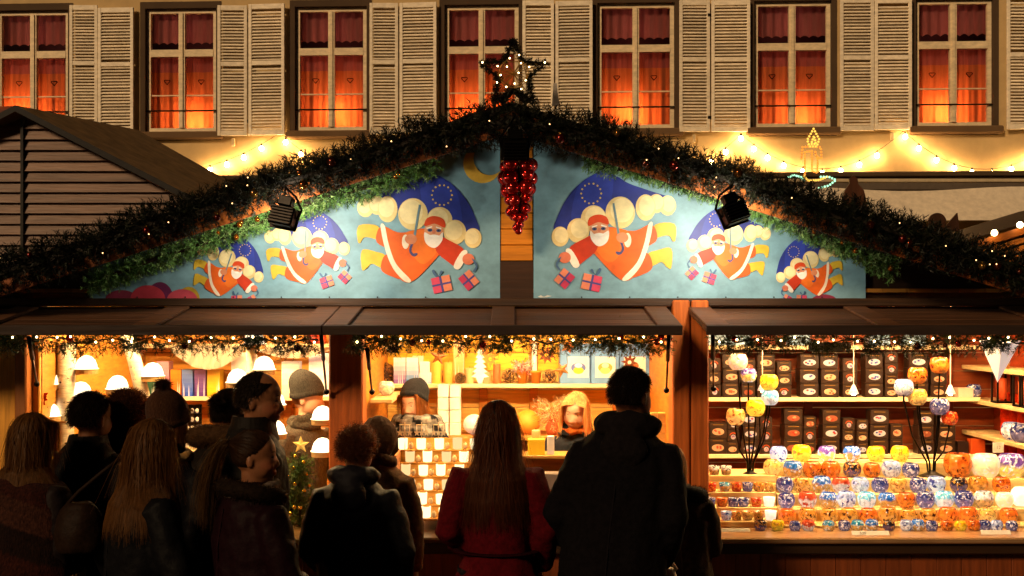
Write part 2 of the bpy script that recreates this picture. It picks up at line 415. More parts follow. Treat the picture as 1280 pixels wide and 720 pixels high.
    lp = MB(); lp.smooth = True; u = [.3, .62, .55, .35, .42, .6, .4][wi]; lp.ball((a+(b-a)*u, .40, z0+[.22, .16, .27, .20, .24, .15, .21][wi]), .05, 12, 8); lp.ball((a+(b-a)*(u+.13), .28, z0+.12), .014, 8, 6)
    lp.build('lamp', 'roomdim' if wi in (2, 5) else 'room', w, local=True)
    lp = MB(); lp.smooth = True; lp.ball((a+(b-a)*.5, .5, tr+.3), .03, 10, 7); lp.build('lamp', 'roomhigh', w, local=True)  # extra light ball added to brighten the upper panes
# shutters
SH = [(90, 125, 8, 150), (125, 170, 7, 150), (274, 311, 8, 165), (312, 358, 6, 165), (463, 499, 4, 166), (500, 547, 3, 165), (653, 693, 1, 162), (694, 741, 0, 162),
      (848, 887, 0, 162), (888, 937, -2, 161), (1048, 1091, -2, 161), (1091, 1138, -3, 160), (1255, 1298, -4, 158)]
for k, (x0, x1, y0, y1) in enumerate(SH):
    a, _ = BL(x0, y0); b, _ = BL(x1, y1); z0, z1 = zb-.06+random.uniform(-.015, .015), zt+.02+random.uniform(-.02, .03)
    if k < 2: z0 += .02
    tl = R((2.5 if k % 2 == 0 else -1.5)+random.uniform(-1.5, 2)); c = Vector(((a+b)/2, -.075, 0))
    M4 = Matrix.Translation(c) @ Matrix.Rotation(tl, 4, 'Z'); h = (b-a)/2 - .004
    tc_ = vary(lin('efe2c8'), .10); m_ = MB(tc_); t = .045
    m_.bbox(-h, -h+t, -.018, .018, z0, z1, .004, None, M4); m_.bbox(h-t, h, -.018, .018, z0, z1, .004, None, M4)
    zm = z0+(z1-z0)*.55
    for q0, q1 in ((z0, z0+.07), (zm-.03, zm+.03), (z1-.07, z1)): m_.bbox(-h+t, h-t, -.0165, .0165, q0, q1, .004, None, M4)
    zz = z0+.09
    while zz < z1-.09:
        if abs(zz-zm) > .045:
            R4 = M4 @ Matrix.Translation((0, 0, zz)) @ Matrix.Rotation(R(38+random.uniform(-5, 5)), 4, 'X')
            m_.box(-h+t, h-t, -.021, .021, -.004, .004, vary(tc_, .14), R4)
        zz += .044
    sh = m_.build('shutter', 'paint', house, local=True)
    hg = MB(lin('2a2018')); xe = -h-.02 if k % 2 else h+.02
    for q in (z0+.2, z1-.2): hg.box(xe-.03, xe+.03, -.01, .05, q-.02, q+.02, None, M4)
    build_split(hg, 'hinge', 'metal', sh, local=True)
    if k in (2, 5, 8, 11):                                          # little hook blocks under the shutters
        hk = MB(lin('c9b48c')); hk.bbox((a+b)/2-.02, (a+b)/2+.02, -.06, -.003, z0-.14, z0-.03, .006); hk.build('shutter_dog', 'paint', house, local=True)

# festoon lights along the facade, spans hooked under the shutters
HK = [(255, 196), (352, 167), (545, 170), (740, 168), (925, 169), (1127, 165), (1325, 168)]
SAG = [6, 46, 48, 46, 45, 46, 46]
BX = {0: [265, 286, 307, 329], 1: [359, 378, 402, 428, 455, 482, 508, 530], 2: [560, 585, 612, 640, 668, 695, 720], 3: [755, 780, 806, 832, 860, 888, 906], 4: [925, 941, 958, 978, 1002, 1026, 1049, 1072, 1094], 5: [1114+15, 1146, 1168, 1190, 1212, 1237, 1261, 1283]}
for k in range(6):
    (x0, y0), (x1, y1) = HK[k], HK[k+1]
    if k == 0: x0, y0 = 235, 214
    def cat_(x):
        t = (x-x0)/(x1-x0); yy = y0+(y1-y0)*t + (SAG[k] if k else 8)*4*t*(1-t); u, z = BL(x, yy); return Vector((u, -.09, z))
    MW = Matrix.Translation((0, YB, 0)) @ Matrix.Rotation(PSI, 4, 'Z')
    base = MW @ cat_(x0)
    g = thing('festoon_light', 'string of warm white bulbs on the house wall, the ' + ordn(k) + ' span from the left', 'string lights', base, 'festoon lights under the shutters')
    pts = [MW @ cat_(x0+(x1-x0)*i/24) for i in range(25)]
    c = MB(lin('1a140e')); c.tube(pts, .004, 5); c.build('cord', 'plain', g)
    for x in BX[k]:
        p = MW @ cat_(x)
        s_ = MB(lin('14100c')); s_.tube([p+Vector((0, 0, .01)), p-Vector((0, 0, .035))], .013, 8); so = s_.build('socket', 'plain', g)
        b_ = MB(); b_.smooth = True; b_.ball(p-Vector((0, 0, .06)), (.031, .031, .036), 10, 7); b_.build('bulb', 'bulb', so)

# cloth awning on the shop front at the right
aw = thing('shop_awning', 'long white cloth awning with a grey painted shade strip under the house ledge', 'awning', (W(1150, 250, 8.9)))
x0, x1 = W(560, 0, 8.9).x, W(1560, 0, 8.9).x
m_ = MB(lin('d8ccb6')); zt_, zm_ = W(0, 236, 8.9).z, W(0, 279, 8.9).z
m_.smooth = True; n_ = 120
def awx(i, r): 
    x = x0+(x1-x0)*i/n_; return (x, 8.9-.45*r+.02*math.sin(x*4)*r, zt_+(zm_-zt_)*r+(.03*math.sin(x*2.1) if r == 0 else 0))
for i in range(n_):
    for a, b in ((0, .3), (.3, .65), (.65, 1)): m_.poly([awx(i, b), awx(i+1, b), awx(i+1, a), awx(i, a)])
m_.build('awning_cloth', 'plain', aw)
m_ = MB(lin('5b5044')); m_.bbox(x0, x1, 8.95, 9.05, W(0, 238, 8.9).z, W(0, 226, 8.9).z, .02); m_.build('awning_shade_strip', 'plain', aw)  # grey colour stands in for the shadow along the awning top
m_ = MB(lin('b8a888')); m_.bbox(x0, x1, 8.93, 8.949, W(0, 227, 8.9).z, W(0, 223, 8.9).z, .005); m_.build('awning_trim', 'plain', aw)

# ================================================================== NEIGHBOUR HUTS
YH = 1.9
hut = thing('wooden_hut', 'dark clapboard market hut with a felted roof at the upper left', 'hut', (W(28, 145, YH).x, YH, 0))
ap = W(28, 143, YH); sl = (245-143)/(225-28); hw = 2.2
def roofz(x): return ap.z - abs(x-ap.x)*sl
m_ = MB(); z = 2.05; ph = .075
m_.smooth = False
while z < ap.z-.03:
    w0 = min(hw, (ap.z-z)/sl-.02); w1 = max(.01, min(hw, (ap.z-z-ph)/sl-.02))
    for xa0, xb0, xa1, xb1 in ((-w0, -.012, -w1, -.012), (.012, w0, .012, w1)):
        cc = vary(lin('745a4a'), .22); yy = YH+.03
        m_.poly([(ap.x+xa0, yy-.03, z), (ap.x+xb0, yy-.03, z), (ap.x+xb1, yy, z+ph), (ap.x+xa1, yy, z+ph)], cc)
        m_.poly([(ap.x+xa0, yy, z), (ap.x+xb0, yy, z), (ap.x+xb0, yy-.03, z), (ap.x+xa0, yy-.03, z)], cc)
    z += ph
m_.box(ap.x-hw, ap.x+hw, YH+.04, YH+.1, 0, 2.05, lin('4a3626')); m_.poly([(ap.x-hw, YH+.05, 2.05), (ap.x+hw, YH+.05, 2.05), (ap.x, YH+.05, ap.z-.05)], lin('1a1410'))
m_.build('clapboard_wall', 'plank', hut)
m_ = MB(lin('4a3626')); m_.box(ap.x-hw, ap.x+hw, YH+3.0, YH+3.06, 0, 2.3); m_.build('back_wall', 'plank', hut)
m_ = MB(lin('120e0a')); m_.box(ap.x-.01, ap.x+.01, YH-.012, YH+.035, 2.0, ap.z-.04); m_.build('joint_strip', 'plain', hut)
A_, B_ = Vector((ap.x, YH-.12, ap.z)), W(172, 169, 3.5); C_ = W(277, 228, 3.5); C_ = B_+(C_-B_)*2.4; D_ = Vector((ap.x+2.5, YH-.12, ap.z-2.5*sl)); up_ = Vector((0, 0, .045))
m_ = MB(lin('6a5232'))
for q in ([A_+up_, B_+up_, C_+up_, D_+up_], [A_, B_, C_, D_]): m_.poly([tuple(v) for v in q])
for p, q in ((A_, D_), (D_, C_), (C_, B_), (B_, A_)): m_.poly([tuple(p), tuple(q), tuple(q+up_), tuple(p+up_)], lin('0c0908') if p is A_ else lin('3a2c1a'))
m_.build('roof', 'tile', hut)
for sg in (-1,):
    m_ = MB(lin('33261a'))
    e = Vector((ap.x+sg*2.5, 0, roofz(ap.x+2.5)))
    for (ya, yb, dz, th, cc) in ((YH-.12, YH+3.2, .0, .045, lin('4a3820')),):
        m_.poly([(ap.x, ya, ap.z+th), (ap.x, yb, ap.z+th), (e.x, yb, e.z+th), (e.x, ya, e.z+th)], cc)
        m_.poly([(ap.x, ya, ap.z), (ap.x, yb, ap.z), (e.x, yb, e.z), (e.x, ya, e.z)], cc)
        m_.poly([(ap.x, ya, ap.z), (ap.x, ya, ap.z+th), (e.x, ya, e.z+th), (e.x, ya, e.z)], lin('0c0908'))
        m_.poly([(e.x, ya, e.z), (e.x, ya, e.z+th), (e.x, yb, e.z+th), (e.x, yb, e.z)], cc)
    m_.build('roof', 'plain', hut)
# terracotta roof behind that hut
tr_ = thing('tiled_roof', 'stepped row of terracotta ridge tiles on the roof behind the clapboard hut', 'roof', W(60, 160, 6.5))
m_ = MB(lin('5c2a18')); m_.smooth = False
for i in range(5):
    a, b = W(-20+i*41, 134+i*9, 6.5), W(24+i*41, 134+i*9, 6.5)
    m_.bbox(a.x, b.x, 6.4, 6.9, a.z-.55, a.z, .04, vary(lin('7a3a20'), .25))
    m_.bbox(a.x+.03, b.x-.02, 6.3, 6.398, a.z-.30, a.z-.10, .03, vary(lin('6a3018'), .25))
m_.bbox(W(-60, 0, 6.5).x, W(190, 0, 6.5).x, 6.95, 8.6, 0, W(0, 178, 6.5).z-.1, .03, lin('4a3828'))
m_.build('ridge_tiles', 'tile', tr_)
# neighbouring stall gable at the right edge
ns = thing('market_stall', 'neighbouring market stall with orange boarded gable and bulbs at the right edge', 'stall', (W(1330, 270, 1.6).x, 1.6, 0))
p0, p1 = W(1195, 309, 1.6), W(1420, 240, 1.6); m_ = MB(lin('c87a2a'))
for i in range(6):
    t0, t1 = i*.055, i*.055+.052
    m_.poly([(p0.x, 1.6, p0.z-t1-.02), (p1.x, 1.6, p1.z-t1-.02), (p1.x, 1.6, p1.z-t0), (p0.x, 1.6, p0.z-t0)], vary(lin('b8702c') if i else lin('a05a20'), .15))
m_.box(p0.x+.9, p1.x, 1.62, 1.7, 0, p0.z, lin('6a4020')); m_.build('gable_boards', 'wood', ns)
m_ = MB(lin('2a1a0e')); 
m_.poly([(p0.x-.1, 1.45, p0.z+.0), (p1.x, 1.45, p1.z+.03), (p1.x, 3.4, p1.z+.03), (p0.x-.1, 3.4, p0.z+.0)]); m_.build('roof', 'plain', ns)
for x, y in ((1243, 291), (1275, 281), (1306, 272)):
    m_ = MB(); m_.smooth = True; m_.ball(W(x, y, 1.55), .022, 10, 7); m_.build('bulb', 'fairy', ns)

# ================================================================== THE STALL
YP = .05                                                            # painted gable panels
stall = thing('market_stall', 'long wooden Christmas market stall with gable roof and three lit selling bays', 'stall', (0, 0, 0))
def sbuild(mb, name, m, label=None, parent=None):
    o = mb.build(name, m, parent or stall)
    if label: o['label'] = label
    return o
XL, XR, YBK = -3.42, 3.46, 1.9
m_ = MB(lin('5a4030')); m_.box(XL, XR, .05, YBK, .02, .12); sbuild(m_, 'floor', 'wood')
pL, pR = (-.987, -.804), (.865, 1.06)
zsky = 2.2
# back wall: horizontal boards per bay
m_ = MB(); z = .12
while z < zsky:
    for x0, x1, c0, c1 in ((XL, -.9, 'dc9838', 'd48e34'), (-.9, .96, 'f4b82c', 'ffce6a'), (.96, XR, '94461c', '8e4018')):
        cc = lin(c0) if z > 1.58 else lin(c1)
        m_.bbox(x0+.002, x1-.002, YBK, YBK+.03, z+.002, z+.128, .004, vary(cc, .14))
    z += .13
sbuild(m_, 'back_wall', 'wood')
m_ = MB(lin('8a4a1c'))
for x in (-2.62, -.9, .962): 
    m_.box(x-.018, x+.018, .12, YBK-.004, .12, zsky-.05, lin('d08830') if x < 0 else lin('c87828'))
m_.box(XL, XL+.04, .12, YBK-.004, .12, zsky, lin('c88a3a')); m_.box(XR-.04, XR, .12, YBK-.004, .12, zsky, lin('9a3a18'))
build_split(m_, 'partition_wall', 'wood', stall)
m_ = MB()
for i in range(48):
    x = XL+(XR-XL)*i/48; m_.box(x+.001, x+(XR-XL)/48-.002, .06, YBK, zsky, zsky+.02, vary(lin('a8702c'), .2))
sbuild(m_, 'ceiling', 'wood')
# uprights battens on back wall
m_ = MB(lin('b87828'))
for px in (360, 604, 667, 771, 1010, 1186): 
    x = W(px, 0, 1.88).x; m_.bbox(x-.03, x+.03, YBK-.03, YBK-.002, .12, zsky-.01, .004, lin('c88430') if px < 860 else lin('7a3212'))
build_split(m_, 'wall_batten', 'wood', stall)
# boards at far left with yellow light in their colour, posts
m_ = MB()
x = -3.4
while x < -2.68: m_.bbox(x, x+.115, .02, .05, .9, 2.1, .005, vary(lin('d99a34'), .12)); x += .118
sbuild(m_, 'front_boards', 'woodv', 'boards in a lit yellow colour left of the first bay')
for (a, b, zt_, cc) in ((-2.68, -2.615, 2.06, '9a5a20'), (*pL, 2.06, 'b05a22'), (pR[0], .958, 2.155, 'b05a22'), (.966, pR[1], 2.155, 'b05a22'), (XR-.06, XR+.12, 2.1, '7a3412')):
    m_ = MB(lin(cc)); m_.bbox(a, b, -.06, .10, 0, zt_, .008); sbuild(m_, 'post', 'woodv')
# header beam and an unseen board added to block light at the flap hinges
m_ = MB(lin('38220f')); m_.bbox(XL, XR, -.03, .04, 2.122, 2.166, .006); m_.bbox(XL, XR, .0, .045, 2.03, 2.1215, .004, lin('2a180c')); sbuild(m_, 'header_beam', 'woodroof')
# lower front
m_ = MB()
for x0, x1 in ((XL, pL[0]-.01), (pL[1]+.01, pR[0]-.01), (pR[1]+.01, XR-.08)):
    n_ = int((x1-x0)/.13)
    for i in range(n_): 
        w_ = (x1-x0)/n_; m_.bbox(x0+i*w_+.001, x0+(i+1)*w_-.001, -.04, -.01, .05, .79, .003, vary(lin('6e3414'), .08))
m_.box(XL, XR, -.0095, .03, .04, .80, lin('4a240e')); sbuild(m_, 'front_boards', 'woodv')
m_ = MB(lin('e0a41c')); m_.bbox(-2.75, -1.55, -.052, -.042, .40, .735, .004); sbuild(m_, 'front_light_strip', 'plain', 'strip coloured as yellow light low on the front of the left bay')  # yellow light on the front wall, put into a strip's colour
# counters
for (x0, x1, cc, lab) in ((-2.61, pL[0]-.004, '8a7048', 'counter of the left bay'), (pL[1]+.004, pR[0]-.004, '4a3420', 'dark counter of the middle bay'), (pR[1]+.02, XR-.08, 'b48c62', 'reflective metal topped counter of the right bay')):
    m_ = MB(lin(cc)); m_.bbox(x0, x1, -.16, .8 if x0 > .9 else .55, .862, .895, .008)
    if x0 > .9: m_.bbox(x0, x0+.001+.0, -.16, .3, .862, .863, .0001)
    c = sbuild(m_, 'counter', 'steel', lab)
    m_ = MB(lin('2a1808')); m_.bbox(x0, x1, -.12, -.045, .80, .86, .005); m_.build('counter_rail', 'wood', c)
    m_ = MB(lin('6a3e1c')); m_.bbox(x0, x1, .5, .54, .12, .86, .005); m_.build('counter_back', 'wood', c)
# shelves
def shelf(px0, px1, py, Yf=1.6, th=.028, cc='f0d6a4', lab=None):
    a, b = W(px0, py, Yf), W(px1, py, Yf); m_ = MB(lin(cc)); m_.bbox(a.x, b.x, Yf, YBK-.002, a.z-th, a.z, .004); return sbuild(m_, 'shelf', 'wood', lab), a.z
shelf(-6, 417, 430); shelf(175, 423, 440+56); shelf(190, 262, 560); 
shelf(478, 812, 480); shelf(460, 500, 430); 
shelf(816, 1226, 432); shelf(816, 1226, 497); shelf(816, 1226, 568)
for py in (458, 500, 542):                                          # side shelves of the right bay
    z = W(1224, py, 1.6).z; m_ = MB(lin('e0bd84')); m_.bbox(3.19, XR-.042, .45, YBK-.004, z-.03, z-.001, .004); sbuild(m_, 'side_shelf', 'wood')
m_ = MB(lin('e0bd84')); m_.bbox(W(462, 0, .6).x, W(490, 0, .6).x, .6, 1.3, W(0, 496, .8).z-.025, W(0, 496, .8).z, .004); sbuild(m_, 'side_shelf', 'wood', 'short bracket shelf beside the left post')
m_ = MB(lin('d8300e'))
for i in range(9):
    y = .5+i*.13; m_.smooth = True; m_.lathe([(.045, 0), (.045, .6)], (XR-.1, y, .95), 10, vary(lin('d03410'), .2))
sbuild(m_, 'red_drape', 'cloth', 'pleated red cloth on the right end wall')
# interior lamps, out of the camera's view just under the ceiling
for (x0, x1) in ((-2.4, -1.15), (-.65, .75), (1.25, 3.1)):
    for y in (.30, .92):
        m_ = MB(lin('d8d0c0')); m_.bbox(x0, x1, y-.05, y+.05, 2.165, 2.198, .005); h_ = sbuild(m_, 'ceiling_lamp', 'plain')
        m_ = MB(); m_.box(x0+.02, x1-.02, y-.03, y+.03, 2.135, 2.163); m_.build('lamp_tube', 'tube' if y < .5 else 'tuberear', h_)
# gable: dark backing, orange boards in the gap, dark board below
za = W(0, 140, -.35).z; slope = (za-W(0, 345, -.35).z)/(640/S(-.35))
def rz_(x): return za-abs(x)*slope
m_ = MB(lin('2a1a0e')); y = YP+.04
m_.poly([(-3.0, y, 2.16), (3.0, y, 2.16), (3.0, y, rz_(3.0)-.02), (0, y, za-.02), (-3.0, y, rz_(3.0)-.02)]); m_.box(-.064, .116, YP, YP+.03, 2.168, W(0, 326, YP).z-.003, lin('3a2212')); sbuild(m_, 'gable_wall', 'wood')
m_ = MB(); z = W(0, 326, YP).z
while z < za-.12: m_.bbox(-.064, .116, YP+.005, YP+.035, z, z+.085, .004, vary(lin('cf7c1c'), .1)); z += .088
sbuild(m_, 'gable_boards', 'wood', 'orange boards between the two painted panels')
for sg in (-1, 1):
    m_ = MB(lin('1e140c')); Y0, Y1 = -.36, 2.3; th = .05; xe = 3.05*sg
    def rp(x, y, d): return (x, y, rz_(x)+d)
    m_.poly([rp(0, Y0, 0), rp(0, Y1, 0), rp(xe, Y1, 0), rp(xe, Y0, 0)]); m_.poly([rp(0, Y0, th), rp(0, Y1, th), rp(xe, Y1, th), rp(xe, Y0, th)])
    m_.poly([rp(0, Y0, 0), rp(0, Y0, th), rp(xe, Y0, th), rp(xe, Y0, 0)]); m_.poly([rp(xe, Y0, 0), rp(xe, Y0, th), rp(xe, Y1, th), rp(xe, Y1, 0)])
    sbuild(m_, 'roof', 'plain')
    m_ = MB(lin('8a4a1a'))                                          # barge board
    for (d0, d1, ya, yb) in ((-.11, -.002, -.385, -.362),):
        q = [(0, ya, za+d0), (xe, ya, rz_(xe)+d0), (xe, ya, rz_(xe)+d1), (0, ya, za+d1)]; q2 = [(x, yb, z) for x, _, z in q]
        m_.poly(q); m_.poly(q2); m_.poly([q[0], q[1], q2[1], q2[0]]); m_.poly([q[3], q[2], q2[2], q2[3]])
    sbuild(m_, 'barge_board', 'wood')
    m_ = MB(lin('c07a2c'))                                          # rafter between barge board and panel, seen as the lit strip
    for (x0, x1) in ((.35, 1.0), (1.0, 1.9)):
        m_.poly([(sg*x0, -.34, rz_(x0)-.012), (sg*x1, -.34, rz_(x1)-.012), (sg*x1, .0, rz_(x1)-.012), (sg*x0, .0, rz_(x0)-.012)])
    sbuild(m_, 'soffit', 'wood')
# flaps
ze, zh = W(0, 408, -.6).z, 2.118
FLP = ((-3.5, -.931, 'left'), (-.927, .835, 'middle'), (.952, 3.6, 'right'))
for x0, x1, nm in FLP:
    A = math.atan2(zh-ze, .6); Ln = .6/math.cos(A)
    M4 = Matrix.Translation((0, -.005, zh)) @ Matrix.Rotation(A, 4, 'X') @ Matrix.Translation((0, -Ln, 0))
    m_ = MB(); nb = 5
    for i in range(nb): m_.bbox(x0, x1, i*Ln/nb+.001, (i+1)*Ln/nb-.001, -.03, -.008, .003, vary(lin('4a2e1a'), .3), M4)
    f = sbuild(m_, 'flap', 'woodroof', nm + ' hinged wooden flap over the selling bay')
    m_ = MB(lin('2a1c14')); m_.bbox(x0, x1, -.022, -.002, -.04, .008, .003, None, M4)
    m_.build('flap_edge', 'woodroof', f)
    m_ = MB(lin('74543c')); n_ = max(2, round((x1-x0)/.9))
    for i in range(n_+1):
        xc = x0+.06+(x1-x0-.12)*i/n_; m_.bbox(xc-.06, xc+.06, .002, Ln-.01, -.0075, .008, .004, vary(lin('553620'), .2), M4)
    build_split(m_, 'batten', 'woodroof', f)
for (xa, ya, xb, yb) in ((36, 422, 46, 480), (401, 414, 408, 490), (459, 436, 465, 490), (836, 418, 833, 488), (891, 416, 892, 486)):
    m_ = MB(lin('0e0c0a')); a, b = W(xa, ya, -.45), W(xb, yb, -.10); mid = a.lerp(b, .45); m_.smooth = True
    m_.tube([a, mid], .011, 8); m_.tube([mid, b], .006, 8, lin('5a4a38')); m_.ball(b, .016, 8, 6)
    sbuild(m_, 'gas_strut', 'metal')

# painted panels -------------------------------------------------------------
def figure_layers():
    """the flying bearded man under an umbrella, in panel sketch units (1/4 pixel)"""
    L = []
    def P(pts, c, sm=True): L.append((smooth_poly(pts) if sm else [np.array(p, float) for p in pts], lin(c)))
    def E(cx, cy, rx, ry, c, a=0):
        L.append(([np.array((cx+rx*math.cos(t)*math.cos(a)-ry*math.sin(t)*math.sin(a), cy+rx*math.cos(t)*math.sin(a)+ry*math.sin(t)*math.cos(a))) for t in np.linspace(0, 2*PI, 28)[:-1]], lin(c)))
    P([(95, 200), (200, 160), (300, 125), (360, 90), (430, 62), (500, 92), (570, 148), (625, 220), (658, 290), (678, 350), (640, 385), (560, 370), (480, 330), (380, 270), (270, 250), (170, 240)], '26348c')
    P([(380, 85), (430, 62), (500, 92), (560, 150), (590, 300), (540, 330), (470, 250), (400, 240)], '2c3ea4')
    for cx, cy, rx, ry in ((108, 235, 42, 50), (165, 225, 40, 48), (218, 245, 50, 66), (478, 300, 64, 66), (555, 360, 56, 62), (645, 390, 43, 50), (345, 270, 74, 80)):
        E(cx, cy, rx, ry, 'e8cf90'); E(cx-rx*.12, cy-ry*.14, rx*.78, ry*.76, 'f4e2ac')
    for k in range(14):
        t = 2*PI*k/14; E(490+50*math.cos(t), 175+50*math.sin(t), 4.5, 4.5, 'e8c850')
    P([(75, 326), (170, 330), (180, 395), (125, 386), (98, 388), (82, 414), (68, 402)], 'd9b436'); P([(90, 450), (160, 458), (207, 478), (192, 537), (140, 517), (114, 540), (90, 546)], 'd9b436')
    P([(190, 335), (165, 362), (166, 412), (230, 440), (250, 380)], 'd8581e'); P([(205, 475), (185, 545), (235, 580), (300, 590), (260, 490)], 'd8581e')
    P([(190, 332), (265, 360), (330, 358), (400, 342), (470, 372), (494, 440), (430, 525), (345, 604), (290, 602), (250, 540), (222, 450)], 'e2611c')
    P([(300, 370), (400, 350), (470, 390), (470, 450), (400, 520), (340, 470)], 'ea7424')
    P([(455, 372), (520, 398), (602, 452), (565, 530), (520, 508), (462, 455)], 'c83a1c')
    P([(183, 328), (204, 328), (224, 420), (262, 520), (335, 600), (305, 606), (245, 540), (205, 440)], 'f4e4cc')
    P([(590, 455), (618, 462), (580, 542), (548, 530)], 'f4e8d8'); E(622, 495, 30, 28, 'd8785a')
    E(308, 408, 18, 36, 'f4e4cc'); E(450, 355, 48, 46, 'e09a70'); P([(404, 330), (414, 292), (456, 280), (500, 298), (504, 338), (455, 318)], 'd8481c')
    P([(402, 362), (426, 372), (452, 386), (478, 376), (494, 360), (492, 400), (462, 436), (432, 434), (406, 408)], 'f4ece2')
    P([(425, 378), (452, 372), (478, 380), (452, 388)], 'fffaf0')
    E(450, 358, 9, 11, 'd88060'); P([(412, 338), (440, 330), (442, 336), (414, 345)], 'f4ece2', 0); P([(460, 332), (488, 340), (486, 346), (460, 338)], 'f4ece2', 0)
    E(430, 350, 12, 8, '40507a'); E(474, 352, 12, 8, '40507a'); E(430, 350, 4, 4, '101830'); E(474, 352, 4, 4, '101830')
    P([(374, 222), (384, 224), (356, 400), (344, 398)], '6a8a98', 0); P([(344, 398), (354, 400), (338, 445), (346, 466), (362, 464), (368, 470), (356, 482), (336, 474), (326, 446)], '4a4a78')
    E(335, 395, 30, 26, 'dc8a62'); 
    for (c, p, q, s_) in (('d84a6a', (434, 592), (526, 572), 78), ('c83a5e', (570, 592), (626, 546), 80)):
        p, q = np.array(p, float), np.array(q, float); d = q-p; n = np.array((-d[1], d[0])); n *= s_/np.linalg.norm(n); g = [p, q, q+n, p+n]
        L.append((g, lin(c))); L.append(([p+d*.5, q, q+n, p+d*.5+n], vary(lin('e88a6a'), .02)))
        L.append(([p+d*.44, p+d*.56, p+d*.56+n, p+d*.44+n], lin('4a4a90'))); L.append(([p+n*.44, q+n*.44, q+n*.56, p+n*.56], lin('4a4a90')))
    P([(640, 490), (660, 510), (668, 535), (650, 560), (646, 552), (658, 532), (650, 515)], '4a6a90'); P([(462, 585), (440, 556), (450, 548), (470, 578), (484, 552), (494, 560)], '4a6a90')
    return L
FIG = figure_layers()
def make_panel(outline, figs, extra, name, label):
    m_ = MB(); n_ = [0]
    def put(pts, col):
        Y = YP - .003 - .00006*n_[0]; n_[0] += 1
        m_.poly([tuple(W(p[0], p[1], YP)[i] if i != 1 else Y for i in range(3)) for p in pts], col)
    m_.poly([tuple(W(x, y, YP)) for x, y in outline], lin('7aa3b4'))
    b = [W(x, y, YP) for x, y in outline]                           # board thickness
    for i in range(len(b)):
        p, q = b[i], b[(i+1) % len(b)]; m_.poly([tuple(p), tuple(q), (q.x, YP+.02, q.z), (p.x, YP+.02, p.z)], lin('3a5a60'))
    for pts, c in extra: put(pts, lin(c))
    nb_ = n_[0]
    for fi_, (cx, cy, s_, mir, dull) in enumerate(figs):
        n_[0] = nb_
        for pts, c in FIG:
            ra = {0: 0, 1: R(-7), 2: R(9)}[fi_]; ca_, sa_ = math.cos(ra), math.sin(ra)
            q = [(cx + (-1 if mir else 1)*((p[0]-450)*ca_-(p[1]-355)*sa_)*s_, cy + ((p[0]-450)*sa_+(p[1]-355)*ca_)*s_) for p in pts]
            put(q, tuple(x*dull for x in c))
    for sx in [outline[0][0]+60+60*k for k in range(7)]:            # screw heads
        c0 = W(sx, 372, YP)
        if min(o[0] for o in outline)+8 < sx < max(o[0] for o in outline)-8: put([(sx+1*math.cos(t), 371.5+1*math.sin(t)) for t in np.linspace(0, 2*PI, 9)[:-1]], lin('202428'))
    return sbuild(m_, name, 'panel', label)
def ell(cx, cy, rx, ry): return [(cx+rx*math.cos(t), cy+ry*math.sin(t)) for t in np.linspace(0, 2*PI, 30)[:-1]]
def half(cx, rx, ry, yb=374.5): return [(cx+rx*math.cos(t), yb-ry*math.sin(t)) for t in np.linspace(0, PI, 20)]
moon = [(603+24*math.cos(t), 205+24*math.sin(t)) for t in np.linspace(R(20), R(215), 18)] + [(612+20*math.cos(t), 198+21*math.sin(t)) for t in np.linspace(R(200), R(35), 18)]
dark = smooth_poly([(560, 376), (624, 376), (624, 160), (520, 195), (560, 250), (590, 300)])
def gy(x): return HY-(rz_((x-640)/S(YP))-.03-CH)*S(YP)
xl = 112
make_panel([(xl, 375.5), (625, 375.5), (625, gy(625)), (xl, gy(xl))][:4], [(542.5, 289, .25, 0, 1), (397, 309, .168, 0, 1.0), (297, 337, .142, 0, 1)],
           [(half(152, 20, 12), '8a3048'), (half(236, 14, 16), 'b8962c'), (half(200, 17, 22), '6a2450'), (half(185, 22, 18), 'c03a4a'), (half(228, 19, 13), 'c84a5a'), (moon, 'f0c04a')],
           'painted_panel', 'left gable panel painted with moon and three flying bearded men under blue umbrellas')
make_panel([(667, 376.5), (1082, 376.5), (1082, gy(1082)), (667, gy(667))], [(749, 287, .25, 1, 1), (898, 305, .165, 1, 1), (1001, 338, .135, 1, 1)],
           [(half(1030, 16, 8, 376), '8a3048'), ([(672, 371), (676, 369), (680, 371), (684, 369), (690, 370), (684, 371.5), (676, 372)], 'd8d8d0')],
           'painted_panel', 'right gable panel painted with three flying bearded men holding gifts under umbrellas')
# ================================================================== GARLANDS AND GABLE DECORATION
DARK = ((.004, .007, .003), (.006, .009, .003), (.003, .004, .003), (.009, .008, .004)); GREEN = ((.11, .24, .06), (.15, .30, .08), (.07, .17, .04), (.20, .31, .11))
def add_baubles(g, path, n, rad, cols, r=(.014, .026), front=-1, m='bauble'):
    C, T = path_samples(path, n)
    for c in C:
        p = Vector(c) + Vector((random.uniform(-.03, .03), front*rad*random.uniform(.75, 1.05), random.uniform(-1, .8)*rad*.7)); rr = random.uniform(*r)
        b = MB(random.choice(cols)); b.smooth = True; b.ball(p, rr, 12, 8); b.lathe([(rr*.25, rr*.95), (rr*.25, rr*1.2)], p, 8, lin('b8963c')); b.build('bauble', m, g)
def add_bulbs(g, path, n, rad, m='fairy', r=.006, front=-1):
    C, T = path_samples(path, n)
    for c in C:
        p = Vector(c) + Vector((0, front*rad*random.uniform(.8, 1.1), random.uniform(-.9, .8)*rad*.8))
        b = MB(); b.smooth = True; b.ball(p, r, 6, 4); b.build('fairy_bulb', m, g)
